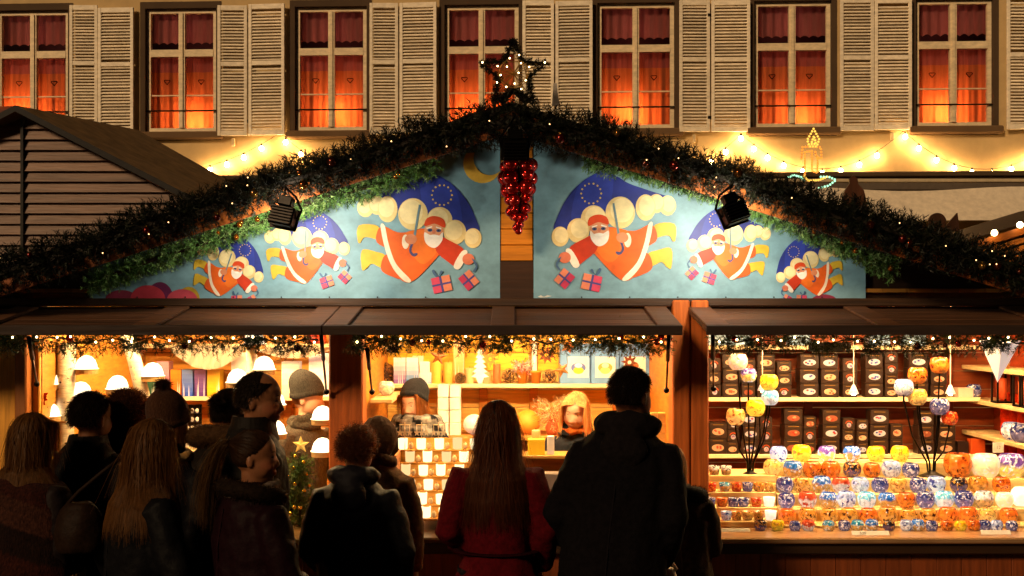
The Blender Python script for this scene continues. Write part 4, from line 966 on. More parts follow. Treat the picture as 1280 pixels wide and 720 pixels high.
flat_card('hanging_sign', 'white sign with grey script hanging from the top shelf of the right bay', 'sign', 1010, 1064, 428, 439, -.08, text=[('Lampes', -.22, '70707a'), ('18', .36, 'd8602c')])
flat_card('price_card', 'white price strip at the left end of the right counter', 'price card', 886, 938, 660, 665, -.06, tilt=R(-35))
flat_card('price_card', 'white price strip lying in the middle of the right counter', 'price card', 1065, 1112, 663, 669, -.115, tilt=R(-35), text=[('5,50', -.2, '88807a')], size=.02)
flat_card('price_card', 'white price strip near the right end of the right counter', 'price card', 1227, 1264, 662, 668, -.10, tilt=R(-35))
flat_card('price_card', 'small white tag on the lowest side shelf', 'price card', 1241, 1255, 553, 566, 1.0, text=[('12', 0, '9a948c')], size=.03)
# right end goods
for (px, py, w, Y, pal, sh, lab) in ((1239, 456, 16, 1.3, 'turquoise', 'ball', 'blue and yellow glass egg on the top side shelf'), (1252, 551, 26, 1.15, 'blue and white', 'bowl', 'grey patterned barrel bowl on the lowest side shelf'), (1268, 555, 28, 1.0, 'dark blue', 'bowl', 'blue orange landscape bowl in front on the lowest side shelf'), (1277, 532, 22, 1.2, 'orange', 'bowl', 'terracotta bowl at the frame edge between side shelves')):
    z = {456: W(1224, 458, 1.6).z, 551: W(1224, 542, 1.6).z, 555: W(1224, 542, 1.6).z, 532: W(1224, 542, 1.6).z}[py]
    o = bowl(px, py, w, Y, pal, lab, .12, 'bowls on the side shelves', shape=sh); o.location.z = z; o.location.x = max(o.location.x, 3.25)
    if py == 532: o.location.x = 3.36; o.location.y = 1.42
for i, (px, Y, cc) in enumerate(((1239, 1.35, 'c84a1c'), (1262, 1.02, 'c85a2c'), (1277, .9, 'd8a02c'))):
    z = W(1224, 500, 1.6).z; x = max(3.24, W(px, 0, Y).x); t = thing('lantern', 'black framed square lantern with coloured pane, %s on the middle side shelf' % ordn(i), 'lantern', (x, Y, z), 'black lanterns on the side shelf')
    m_ = MB(lin('1c1210')); h, w = .19, .045
    for sx in (-1, 1):
        for sy in (-1, 1): m_.bbox(x+sx*w-.006, x+sx*w+.006, Y+sy*w-.006, Y+sy*w+.006, z, z+h, .001)
    m_.bbox(x-w-.008, x+w+.008, Y-w-.008, Y+w+.008, z+h, z+h+.014, .003); m_.bbox(x-w-.008, x+w+.008, Y-w-.008, Y+w+.008, z+.0, z+.012, .003); m_.build('frame', 'metal', t)
    m_ = MB(lin(cc)); m_.smooth = True; m_.lathe([(.0, .02), (.034, .03), (.034, .16), (0, .17)], (x, Y, z), 14); m_.build('coloured_glass', 'glow', t)
box_item('gift_box', 'cream and pink card box beside the last upper stack', 'gift box', 1198, 1217, 485, 497, 1.62, 'e0c0a8')
bowl(1221, 497, 19, 1.62, 'dark blue', 'dark blue and red globe at the end of the upper shelf', .03)
box_item('gift_box', 'orange box with a round dark window at the end of the lower shelf', 'gift box', 1214, 1232, 549, 568, 1.62, 'c04a1c')
box_item('gift_box', 'small black box in the corner of the lower shelf', 'gift box', 1197, 1211, 552, 568, 1.64, '2a1a16')
for i, (x, pal) in enumerate(((896, 'light blue'), (925, 'blue and white'), (1000, 'cream'), (1100, 'orange'), (1145, 'blue'))):
    box_item('display_box', 'pale blue display box, %s on the topmost shelf of the right bay' % ordn(i), 'box', x-13, x+13, 416, 432, 1.65, '8fb0d0')

# ------------------------------------------------------------------ middle bay
SHY = 480; Yc = 1.64
def ball_cone(px, py, r, Y, label, cc='9a6a38'):
    p = W(px, py, Y); t = thing('pine_cone_ball', label, 'pine cone ball', p, 'pine cone decorations'); rr = r/S(Y); c = p+Vector((0, rr, rr))
    n = 420; d = rng.normal(size=(n, 3)); d /= np.linalg.norm(d, axis=1, keepdims=True); b = d*rr*.8; s1 = np.cross(d, rng.normal(size=(n, 3))); s1 /= np.linalg.norm(s1, axis=1, keepdims=True); s2 = np.cross(d, s1)
    C = np.array(tuple(c)); w = rr*.13
    quad = np.stack([C+b-s1*w, C+d*rr*1.02-s1*w*.7+s2*w*.6, C+d*rr*1.05+s1*w*.7+s2*w*.6, C+b+s1*w], axis=1)
    soup('scales', quad, np.array(lin(cc))*rng.uniform(.35, 1.5, (n, 1)), 'plain', t, local=False)
    m_ = MB(lin('3a2210')); m_.smooth = True; m_.ball(c, rr*.86, 14, 10); m_.build('core', 'plain', t)
ball_cone(479, SHY, 13, Yc, 'large pine cone ball at the left end of the middle shelf'); ball_cone(637, SHY, 9.5, Yc, 'pine cone ball left of the flower pots', 'b88a4a'); ball_cone(687, SHY, 9, Yc, 'pine cone ball right of the flower pots', 'c89a58'); ball_cone(575, SHY, 7, Yc-.05, 'small dark cone ball in front of the orange candles', '8a6a3c')
box_item('candle_box', 'tall white and violet candle box on the middle shelf', 'box', 492, 507, 447, SHY, Yc, '7a5aa8', grad='f0ecf4')
box_item('candle_box', 'tall white and bright blue candle box on the middle shelf', 'box', 508, 523, 447, SHY, Yc, '1c7ad0', grad='f0f2f6')
box_item('candle_box', 'small white box at the bottom of the two stacked ones', 'box', 523.5, 539, 466, SHY, Yc, '88a8d8', grad='f0ecf0')
box_item('candle_box', 'small pink white box on top of the stacked pair', 'box', 525, 537, 452, 466, Yc, 'e0d0e0', grad='f4ecf0')
box_item('candle_box', 'white box behind the blue candle box', 'box', 515, 529, 445, SHY, Yc+.14, 'f0e4cc')
for px, r, y0, lab, cc in ((545, .036, 450, 'tall amber candle under the hanging star', 'f0a83c'), (560, .034, 453, 'amber candle right of the hanging star', 'f0a03c'), (587, .03, 460, 'short peach candle beside the white tree', 'e8a868'), (608, .026, 465, 'small rose candle under the sun ornament', 'e08a5a'), (621, .026, 455, 'orange red candle at the white tree', 'e0602c')):
    rod('candle', lab, 'candle', px, r, y0, SHY, Yc, cc, group='pillar candles on the middle shelf')
box_item('candle_box', 'tall peach coloured candle box, tallest on the middle shelf', 'box', 567, 580, 425, SHY, Yc+.05, 'f0a050', grad='f4c088')
rod('candle', 'thin white candle standing tall behind the flower pots', 'candle', 668, .018, 428, SHY, Yc+.14, 'f4ecd8')
# white wooden fir
t = thing('wooden_tree', 'white cut-out wooden fir tree on the middle shelf', 'ornament', W(600, SHY, Yc)); m_ = MB(lin('f4ecd8'))
tp = [(600, 435)]
for k in range(6): tp += [(600+4+k*1.4, 441+k*6), (600+2+k*.6, 442+k*6)]
tp += [(602, 480), (598, 480)]
for k in reversed(range(6)): tp += [(600-2-k*.6, 442+k*6), (600-4-k*1.4, 441+k*6)]
P = [W(x, y, Yc) for x, y in tp]; m_.poly([tuple(p) for p in P]); m_.poly([(p.x, p.y+.012, p.z) for p in reversed(P)])
for i in range(len(P)): a, b = P[i], P[(i+1) % len(P)]; m_.poly([tuple(a), (a.x, a.y+.012, a.z), (b.x, b.y+.012, b.z), tuple(b)])
m_.build('board', 'glow', t)
for i, (px, lab) in enumerate(((653, 'orange flower pot with white flowers'), (670, 'empty looking orange flower pot under the thin candle'))):
    p = W(px, SHY, Yc); t = thing('flower_pot', lab, 'flower pot', p, 'small orange pots'); c = p+Vector((0, .04, 0)); m_ = MB(lin('e08a2c')); m_.smooth = True
    m_.lathe([(.028, 0), (.037, .075), (.040, .076), (.040, .088), (.035, .088), (.030, .07), (0, .07)], c, 18); m_.build('pot', 'plain', t)
    if i == 0:
        tri, cc = fir([c+Vector((0, 0, .07)), c+Vector((0, 0, .15))], .05, 90, .05, 10, .02, (lin('e8d8d0'), lin('c8a8a0'), lin('c86a4a')), .006); soup('flowers', tri, cc, 'leaf', t, local=False)
# hanging ornaments
def ornament(px, py, r, Y, pts, label, cc, inner=.42, hole=False, rot=0):
    p = W(px, py, Y); rr = r/S(Y); t = thing('hanging_ornament', label, 'ornament', p, 'wooden stars and suns hanging in the middle bay'); m_ = MB(lin(cc)); n = pts*2
    ring = [p+Vector((math.sin(rot+k*PI/pts)*(rr if k % 2 == 0 else rr*inner), 0, math.cos(rot+k*PI/pts)*(rr if k % 2 == 0 else rr*inner))) for k in range(n)]
    ih = [p+Vector((math.sin(rot+k*PI/pts)*rr*.22, 0, math.cos(rot+k*PI/pts)*rr*.22)) for k in range(n)] if hole else None
    for off in (0, .008):
        for k in range(n):
            a, b = ring[k], ring[(k+1) % n]; o_ = Vector((0, off, 0))
            if hole: m_.poly([tuple(a+o_), tuple(b+o_), tuple(ih[(k+1) % n]+o_), tuple(ih[k]+o_)])
            else: m_.poly([tuple(a+o_), tuple(b+o_), tuple(p+Vector((0, off-.012 if off == 0 else off+.012, 0)))])
    for k in range(n): a, b = ring[k], ring[(k+1) % n]; m_.poly([tuple(a), tuple(b), (b.x, b.y+.008, b.z), (a.x, a.y+.008, a.z)])
    m_.build('cut_wood', 'woodv', t); s = MB(lin('3a2410')); s.tube([ring[0], (p.x, Y+.004, 2.1)], .0012, 4); s.build('thread', 'plain', t)
ornament(548, 446, 11.5, .9, 5, 'brown wooden star hanging in front of the yellow wall', '7a4a1c', .4, rot=.15)
ornament(613, 449, 11, .9, 8, 'pale wooden sun hanging in front of the white tree', 'b07a30', .5, True); ornament(683, 444, 11.5, .9, 8, 'brown wooden sun hanging left of the blue boxes', '7a3a14', .5, True, .2)
ornament(710, 433, 10, .8, 5, 'orange brown star at the top left of the blue boxes', 'b8702c', .42, rot=.3); ornament(702, 462, 10.5, .8, 5, 'tilted brown star hanging low beside the blue boxes', '8a5a24', .42, rot=.8)
ornament(787, 453, 11, .8, 8, 'dark wooden sun hanging in front of the right blue box', '6a3414', .5, True, .1); ornament(827, 425, 10, .5, 5, 'dark brown star hanging at the right strut', '5a3414', .42, rot=.2)
# blue display boxes
for i, (x0, x1, lab) in enumerate(((700, 738, 'left'), (739, 774, 'centre'), (775, 812, 'right'))):
    o = box_item('display_box', 'sky blue display box with a bowl picture, %s of the three above the blonde seller' % lab, 'display box', x0, x1, 430, SHY, Yc, '6a98d0', depth=.2, group='sky blue display boxes')
    a, b = W(x0+(10 if i == 0 else 5), 472, Yc), W(x1-(2 if i == 0 else 5), 446, Yc); m_ = MB(lin('f4ecdc')); y = Yc-.003
    m_.poly([(a.x, y, a.z), (b.x, y, a.z), (b.x, y, b.z), (a.x, y, b.z)]); cx, cz, rx, rz = (a.x+b.x)/2, a.z+(b.z-a.z)*.48, (b.x-a.x)*.36, (b.z-a.z)*.3
    for k, (c, dz, s) in enumerate(((('5a6ab0', 'd89a4a', 'e8e0d8')[i], 0, 1), (('e0b83c', 'f0c878', 'c8b8a8')[i], -rz*.45, .7), (('e8e8f0', 'e8d8c0', 'c86a3a')[i], rz*.35, .5))):
        m_.poly([(cx+rx*s*math.cos(t), y-.001-k*.0006, cz+dz+rz*s*.8*math.sin(t)) for t in np.linspace(0, 2*PI, 20)[:-1]], lin(c))
    m_.build('picture', 'gloss', o)
gift_box(815, 833, 459, SHY, Yc, 3, 'black box with an orange bowl right of the sky blue boxes')
# below the shelf
for i in range(4):
    for j in range(2):
        box_item('carton', 'white carton, %s from the bottom of the %s stack behind the checked scarf' % (ordn(i), ('left', 'right')[j]), 'carton', 547+j*15, 560.5+j*15, 545-16*(i+1), 545-16*i-.4, 1.5+.02*j, 'f0e8dc', 'plain', depth=.13, group='white cartons behind the seller')
cs = MB(lin('c8883c')); a, b = W(540, 545, 1.45), W(815, 545, 1.45); cs.bbox(a.x, b.x, 1.44, YBK-.035, a.z-.03, a.z-.001, .004); sbuild(cs, 'shelf', 'wood', 'low work shelf behind the sellers')
def globe(px, py, r, Y, cc, label, m='glow'):
    p = W(px, py, Y); rr = r/S(Y); mb_ = MB(lin(cc)); mb_.smooth = True; mb_.ball((0, 0, rr*.93), (rr, rr, rr*.93), 24, 16); mb_.lathe([(rr*.3, 0), (rr*.28, .01)], n=16)
    o = mb_.build('glass_globe', m, None, local=True); o.location = p+Vector((0, rr, 0)); tag(o, label, 'glass globe')
globe(592, 544, 13.5, 1.5, 'f4ead8', 'white glass globe left of the long-haired customer'); globe(660, 544, 16.5, 1.5, 'e8942c', 'big orange glass globe right of the long-haired customer')
t = thing('dried_flowers', 'bunch of pale dried flowers beside the blonde seller', 'flowers', W(690, 545, 1.5)); p = W(690, 545, 1.5)+Vector((0, .06, 0)); m_ = MB(lin('c86a3c')); m_.smooth = True; m_.lathe([(.03, 0), (.045, .05), (.035, .10), (.04, .11)], p, 16); m_.build('vase', 'plain', t)
tri, cc = fir([p+Vector((0, 0, .10)), p+Vector((0, 0, .2))], .09, 160, .10, 12, .022, (lin('e8c88a'), lin('f0d8a8'), lin('c88a4a'), lin('d06a3a')), .004); soup('stems', tri, cc, 'leaf', t, local=False)
box_item('candle_box', 'bright yellow box on the middle counter right of the red coat', 'box', 660, 681, 549, 569, .55-.2, 'f0b81c', 'glow'); box_item('price_stand', 'white upright price stand on the middle counter', 'card', 684, 693, 545, 569, .36, 'f0ece4')
rod('votive_glass', 'small clear jar on the middle counter', 'jar', 670, .025, 538, 549, .40, 'd8b878', 'gloss')
m_ = MB(lin('b8863c')); a, b = W(612, 569, .33), W(840, 569, .33); m_.bbox(a.x, b.x, .32, .54, a.z-.02, a.z-.001, .003); m_.bbox(a.x, b.x, .5, .52, .896, a.z-.021, .003); tag(m_.build('counter_riser', 'wood', None, base=(0.4, .4, .9)), 'raised pale wooden shelf on the right half of the middle counter', 'shelf')
for i, (px, cc) in enumerate(((818, 'e8b050'), (828, 'e0a040'))):
    for j in range(4): box_item('candle_box', 'amber candle box, %s from the bottom of the %s pile at the right post' % (ordn(j), ('left', 'right')[i]), 'box', px-5, px+4.6, 568-13*(j+1), 568-13*j-.3, .34, cc, 'glow', depth=.06, group='amber boxes at the right post')
for i, (y0, y1, cc) in enumerate(((636, 656, '6a3a1c'), (613, 635.6, 'b87028'), (592, 612.6, '8a7a70'))):
    box_item('card_box', '%s of three boxes stacked on the middle counter between red coat and tall man' % ('bottom', 'middle', 'top')[i], 'box', 676, 704, y0, y1, .12, cc, depth=.1)

# votive rack of the middle bay
vr = thing('votive_rack', 'tiered wooden rack full of glowing square votives', 'display rack', W(555, 650, .2))
LV = [(648, .10), (631, .15), (613, .20), (595, .25), (578, .30), (562, .35)]
for i, (py, Y) in enumerate(LV):
    a, b = W(498, py, Y), W(612, py, Y); m_ = MB(lin('c8862c')); m_.bbox(a.x, b.x, Y-.006, Y+.075, a.z-.012, a.z-.0006, .002); m_.build('shelf', 'wood', vr)
    m_ = MB(lin('e8a84c')); m_.bbox(a.x, b.x, Y+.0755, Y+.08, a.z-.012, a.z+.06, .001); m_.build('back_panel', 'wood', vr)
a, b = W(498, 0, .2), W(612, 0, .2)
for x in (a.x-.012, b.x+.004):
    m_ = MB(lin('9a5a1c')); m_.bbox(x, x+.012, .08, .44, .8955, W(0, 562, .35).z, .002); m_.build('side_panel', 'wood', vr)
for i, (py, Y) in enumerate(LV):
    for j in range(5):
        px = 499+((10, 6, 14, 7, 13, 4)[i])+j*22.6; p = W(px, py, Y); w = 5.9/S(Y)
        t = thing('square_votive', 'glowing white square votive, %s from the left on the %s tier of the rack' % (ordn(j), ['lowest', 'second', 'third', 'fourth', 'fifth', 'top'][i]), 'votive', p, 'glowing square votives on the rack')
        m_ = MB(); m_.smooth = True; h_ = w*random.uniform(2.0, 2.5); m_.lathe([(w*.80, 0), (w*.95, .003), (w*1.0, h_*.6), (w*1.03, h_), (w*.9, h_), (w*.85, h_*.8), (0, h_*.75)], (p.x+random.uniform(-.004, .004), p.y+.004+w, p.z), 14); m_.build('glass', random.choice(('votive', 'votive', 'votivedim')), t)
        m_ = MB(lin('d8b070')); m_.smooth = True; m_.ball((p.x+w*1.75, p.y+.02, p.z+w*.75), (w*.55, w*.55, w*.75), 8, 6); m_.lathe([(w*.25, w*1.3), (w*.25, w*1.6)], (p.x+w*1.75, p.y+.02, p.z), 6); m_.build('hanging_charm', 'glow', t)
for i in range(3):                                                  # silver ornament racks on top
    px = 506+i*21; t = thing('ornament_hanger', 'little wire hanger with silver stars above the rack, %s' % ('left', 'middle', 'right')[i], 'ornament', W(px, 548, .36), 'wire hangers with silver stars')
    m_ = MB(lin('d8c8a0')); a, b = W(px-7, 531, .36), W(px+7, 531, .36); m_.tube([a, b], .0022, 6); m_.tube([W(px, 562, .36), W(px, 528, .36)], .0025, 6); m_.build('wire', 'metal', t)
    for k, dx in enumerate((-6, 0, 6)):
        c = W(px+dx, 541, .355); m_ = MB(lin('f0e4c4')); n = 10
        ring = [c+Vector((math.sin(q*PI/5)*(.018 if q % 2 == 0 else .008), 0, math.cos(q*PI/5)*(.022 if q % 2 == 0 else .009))) for q in range(n)]
        m_.poly([tuple(q) for q in ring]); m_.poly([(q.x, q.y+.004, q.z) for q in reversed(ring)]); m_.tube([c+Vector((0, 0, .02)), W(px+dx, 531, .36)], .001, 4); m_.build('silver_star', 'gloss', t)

# ------------------------------------------------------------------ left bay
def birch(name, label, pts, r):
    P = [W(*p) for p in pts]; t = thing(name, label, 'birch trunk', P[0]); m_ = MB(lin('e0d0b0')); m_.smooth = True; m_.tube(P, r, 16); m_.build('trunk', 'bark', t)
    m_ = MB(lin('2a1c10'))
    for k in range(16):
        q = random.random(); i = min(len(P)-2, int(q*(len(P)-1))); f = q*(len(P)-1)-i; c = P[i].lerp(P[i+1], f); a = random.uniform(-2.6, -.5); rr = r if not isinstance(r, list) else r[i]; rr *= 1.004
        w = random.uniform(.12, .35); dz = random.uniform(.003, .008)
        m_.poly([(c.x+rr*math.cos(a-w), c.y+rr*math.sin(a-w), c.z), (c.x+rr*math.cos(a), c.y+rr*math.sin(a), c.z-dz), (c.x+rr*math.cos(a+w), c.y+rr*math.sin(a+w), c.z), (c.x+rr*math.cos(a), c.y+rr*math.sin(a), c.z+dz)])
    m_.build('bark_marks', 'plain', t); return t
birch('birch_trunk', 'thick white birch trunk carrying dome lamps, left one', [(84, 668, .35), (80, 560, .35), (82, 500, .35), (83, 429, .35)], .052)
birch('birch_trunk', 'thinner leaning birch trunk with dome lamps behind the shoppers', [(186, 640, .5), (180, 500, .5), (168, 450, .5), (158, 418, .5)], .04)
birch('birch_trunk', 'birch trunk with dome lamps beside the grey jumper seller', [(318, 668, .42), (316, 520, .42), (314, 420, .42)], .032)
def dome(px, py, Y, tx, label, w=13):
    p = W(px, py, Y); t = thing('dome_lamp', label, 'dome lamp', p, 'porcelain dome lamps on wooden discs'); r = w/S(Y)
    m_ = MB(lin('fff0d8')); m_.smooth = True; m_.lathe([(r, .002), (r*.98, r*.35), (r*.8, r*.85), (r*.45, r*1.2), (0, r*1.32)], p, 32); m_.lathe([(r*1.15, 0), (r*1.12, .004), (r, .004)], p, 20); m_.build('porcelain_dome', 'dome', t)
    m_ = MB(lin('c8a060')); m_.lathe([(r*1.05, -.03), (r*1.1, -.001)], p, 18, closed=True); m_.build('wooden_disc', 'bark', t)
    m_ = MB(lin('a8804a')); q = W(tx, py+8, Y); m_.tube([(p.x, p.y, p.z-.02), (q.x, q.y+.03, q.z)], .009, 8); m_.build('branch_arm', 'bark', t)
for a in ((108, 461, .38, 84, 'dome lamp right of the left birch trunk'), (62, 480, .33, 82, 'dome lamp left of the left birch trunk'), (61, 520, .28, 80, 'half hidden dome lamp low on the left birch trunk'), (101, 494, .40, 84, 'dome lamp peeking over the dark-haired man'), (191, 470, .5, 172, 'dome lamp right of the leaning birch trunk'), (147, 486, .55, 170, 'dome lamp behind the brown fur hat'),
          (330, 462, .42, 314, 'dome lamp above the balding man'), (297, 478, .36, 314, 'dome lamp left of the balding man'), (318, 430, .36, 314, 'dome lamp on top of the birch beside the seller'), (343, 506, .36, 316, 'dome lamp in front of the balding man face'), (344, 542, .34, 316, 'low dome lamp in front of the seller'), (403, 524, .2, 418, 'upper dome lamp at the left side of the brown post'), (403, 564, .18, 418, 'lower dome lamp at the left side of the brown post')): dome(*a)
# tall candle boxes on the shelf
for (x0, x1, y0, y1, cc, g_, lab) in ((134, 149, 441, 496, 'd8a820', 'e8c030', 'tall yellow candle box at the left of the left shelf'), (151, 161, 444, 496, '2a3a78', '3a4a8a', 'dark blue candle box beside the tall yellow one'), (180, 194, 472, 496, '1a4a3a', '2a5a48', 'dark green candle box behind the beanie'), (196, 211, 452, 496, 'b8688a', 'd8a0b0', 'rose candle box left of the orange one'),
        (213, 226, 462, 496, 'd8601c', 'f08a2c', 'orange candle box on the left shelf'), (227.5, 241, 462, 496, '2a4ab0', '6a88d0', 'royal blue candle box on the left shelf'), (243, 257, 462, 496, '4a2a78', '7a5aa0', 'purple candle box on the left shelf'), (259, 275, 462, 496, 'e8a81c', 'f4c83c', 'golden yellow candle box on the left shelf'),
        (289, 307, 441, 496, 'e8dcd0', 'f8f0ec', 'tall white printed box left of the birch'), (352, 374, 452, 496, 'f0d8b0', 'fff0d8', 'glowing white box left of the seller beanie'), (386, 414, 442, 496, 'f0e8dc', 'fff8f0', 'big white box right of the seller beanie')):
    box_item('candle_box', lab, 'box', x0, x1, y0, y1, 1.64, cc, 'glow' if cc in ('f0d8b0', 'f0e8dc') else 'gloss', grad=g_, depth=.1, group='candle boxes on the left shelf')
# egg rack
t = thing('egg_rack', 'black rack with rows of small white eggs under the left shelf', 'rack', W(236, 560, 1.66)); m_ = MB(lin('14100c')); a, b = W(224, 560, 1.66), W(250, 506, 1.66); 
m_.bbox(a.x, b.x, 1.70, 1.71, a.z, b.z, .001)
for k in range(6): z = a.z+(b.z-a.z)*k/5; m_.bbox(a.x, b.x, 1.655, 1.699, z-.004, z, .001)
for x in (a.x, b.x-.006): m_.bbox(x, x+.006, 1.65, 1.654, a.z, b.z, .001)
m_.build('frame', 'metal', t)
for k in range(5):
    for j in range(4):
        e = MB(lin('f0dcb8')); e.smooth = True; e.ball((a.x+.018+j*.034, 1.676, a.z+(b.z-a.z)*k/5+.018), (.013, .013, .017), 10, 8); e.build('egg', 'glow', t)
# cloth swags and decorations
def drape(px0, px1, py0, py1, Y, label, kind):
    a, b = W(px0, py1, Y), W(px1, py0, Y); t = thing('cloth_drape', label, 'drape', (a.x, Y, a.z), 'white cloth drapes'); m_ = MB(lin('e0d2b8')); m_.smooth = True; n = 24
    def pt(i, j):
        u, v = i/n, j/8; x = a.x+(b.x-a.x)*u
        if kind == 'swag': z = b.z-(b.z-a.z)*(v*math.sin(PI*u)**.8*.85+v*.15)
        else: z = b.z+(a.z-b.z)*v; x = a.x+(b.x-a.x)*(u*(1-.45*v)+(.0 if kind == 'l' else .45*v))
        return (x, Y+.02*math.sin(u*26+v*3), z)
    for i in range(n):
        for j in range(8): m_.poly([pt(i, j+1), pt(i+1, j+1), pt(i+1, j), pt(i, j)])
    m_.build('cloth', 'drape', t)
drape(42, 70, 425, 490, .9, 'white cloth hanging left of the left birch trunk', 'l'); drape(92, 126, 425, 480, 1.2, 'white cloth hanging right of the left birch trunk', 'r'); drape(214, 306, 432, 462, 1.5, 'white cloth swag above the purple candle box', 'swag'); drape(318, 415, 434, 448, 1.5, 'white cloth swag above the grey beanie seller', 'swag')
# poinsettia and small tree
t = thing('poinsettia', 'red poinsettia bloom with fir tips at the left strut', 'flower', W(50, 515, .15)); c = np.array(tuple(W(50, 497, .15))); Q = []
for k in range(14):
    a = 2*PI*k/14+random.random()*.2; L_ = random.uniform(.035, .06); d = np.array((math.cos(a), -.35+random.random()*.3, math.sin(a))); s_ = np.array((-math.sin(a), .1, math.cos(a)))*.014; Q.append([c, c+d*L_*.5-s_, c+d*L_, c+d*L_*.5+s_])
soup('petals', np.array(Q), np.array([lin('c01808')]*14)*rng.uniform(.6, 1.2, (14, 1)), 'plain', t, local=False)
tri, cc = fir([W(42, 450, .2), W(44, 520, .2)], .05, 130, .07, 14, .028, GREEN); soup('fir_tips', tri, cc, 'leaf', t, local=False)
t = thing('small_fir', 'small decorated fir with a gold star in front of the seller', 'christmas tree', W(374, 668, .22)); b = W(374, 668, .22); tp_ = W(374, 566, .22)
for k in range(7):
    z = b.z+(tp_.z-b.z)*(k+.8)/8; r = .115*(1-k/8.5); ring = [(b.x+r*.5*math.cos(q), .22+r*.5*math.sin(q), z) for q in np.linspace(0, 2*PI, 10)]
    tri, cc = fir(ring, r*.5, 70, .07, 14, .022, ((.04, .10, .02), (.06, .13, .03), (.10, .14, .03))); soup('branches', tri, cc, 'leaf', t, local=False)
m_ = MB(lin('3a2410')); m_.tube([b, tp_], .01, 8); m_.build('trunk', 'plain', t)
for k in range(14):
    q = random.random(); a = random.uniform(PI, 2*PI); r = .10*(1-q)+.02; e = MB(lin('d8b83c')); e.smooth = True; e.ball((b.x+r*math.cos(a), .22+r*math.sin(a), b.z+.1+(tp_.z-b.z-.1)*q), .011, 10, 8); e.build('bauble', 'bauble', t)
c = W(376, 556, .2); m_ = MB(lin('f0c860')); ring = [c+Vector((math.sin(q*PI/5)*(.05 if q % 2 == 0 else .021), 0, math.cos(q*PI/5)*(.05 if q % 2 == 0 else .021))) for q in range(10)]
for k in range(10): m_.poly([tuple(ring[k]), tuple(ring[(k+1) % 10]), (c.x, c.y-.015, c.z)]); m_.poly([tuple(ring[k]), tuple(ring[(k+1) % 10]), (c.x, c.y+.012, c.z)])
m_.build('tree_star', 'glow', t)
# counter goods at the left bay
globe(246, 624, 11, .1, 'f4ead0', 'glowing white globe on the left counter between the shoppers', 'shade')
for i, (px, cc) in enumerate(((250, 'c8b890'), (258, 'd8c8a0'), (95, 'd8d0b8'))): rod('votive_glass', 'small pale jar on the left counter, %s' % ('left of the pair', 'right of the pair', 'beside the jacket sleeve')[i], 'jar', px, .02, 636, 660, .02, cc, 'gloss')
t = thing('mini_trees', 'three tiny white snowy fir figures on the left counter', 'ornament', W(245, 604, .3)); 
for i, px in enumerate((238, 245, 251)):
    p = W(px, 612, .3); m_ = MB(lin('d8dcc8')); m_.smooth = False; m_.lathe([(.02, 0), (.008, .03), (.016, .03), (.005, .055), (.011, .055), (0, .085)], p, 8); m_.build('figure', 'plain', t)
m_ = MB(lin('b88a4a')); a = W(236, 612, .3); m_.bbox(a.x-.03, a.x+.12, .26, .34, .896, a.z-.001, .003); m_.build('stand', 'wood', t)
bowl(482, 494, 20, .85, 'cream', 'white disc bowl on the short bracket shelf', .25, None); 
# wood shelf goods top-left row
for i, (px, cc) in enumerate(((392, 'b8341c'), (401, 'c84a2c'))): rod('candle', 'short red candle, %s of the pair on the top shelf' % ('left', 'right')[i], 'candle', px, .03, 416, 430, 1.65, cc, 'gloss')
ball_cone(384, 430, 6, 1.66, 'pine cone on the top shelf of the left bay')
# festive fir clump with star at bottom right of goods
# ================================================================== PEOPLE
def remesh(mb, vox, smooth=4, fold=None):
    """closed pieces of a builder fused into one continuous surface"""
    me = bpy.data.meshes.new('tmp'); me.from_pydata(mb.v, [], mb.f); o = bpy.data.objects.new('tmp', me); COL.objects.link(o)
    md = o.modifiers.new('r', 'REMESH'); md.mode = 'VOXEL'; md.voxel_size = vox; md.use_smooth_shade = True
    if smooth: sm = o.modifiers.new('s', 'SMOOTH'); sm.iterations = smooth; sm.factor = .5
    bpy.context.view_layer.update(); dg = bpy.context.evaluated_depsgraph_get()
    out = bpy.data.meshes.new_from_object(o.evaluated_get(dg)); bpy.data.objects.remove(o); bpy.data.meshes.remove(me)
    if fold:
        n = len(out.vertices); co_ = np.empty(n*3); out.vertices.foreach_get('co', co_); co_ = co_.reshape(-1, 3)
        nr = np.empty(n*3); out.vertices.foreach_get('normal', nr); nr = nr.reshape(-1, 3)
        d = np.array([fold(Vector(p)) for p in co_]); co_ += nr*d[:, None]; out.vertices.foreach_set('co', co_.ravel()); out.update()
    return out
def mesh_obj(name, me, m, parent, cols=None, colfn=None):
    if colfn is not None:
        n = len(me.vertices); c = np.empty(n*3); me.vertices.foreach_get('co', c); vc = colfn(c.reshape(-1, 3))
        li = np.empty(len(me.loops), dtype=np.int32); me.loops.foreach_get('vertex_index', li); paint(me, vc[li])
    else: paint(me, np.tile(np.array(cols, dtype=np.float32), (len(me.loops), 1)))
    me.materials.clear(); me.materials.append(M[m]); me.polygons.foreach_set('use_smooth', [True]*len(me.polygons))
    o = bpy.data.objects.new(name, me); COL.objects.link(o); o.parent = parent; return o

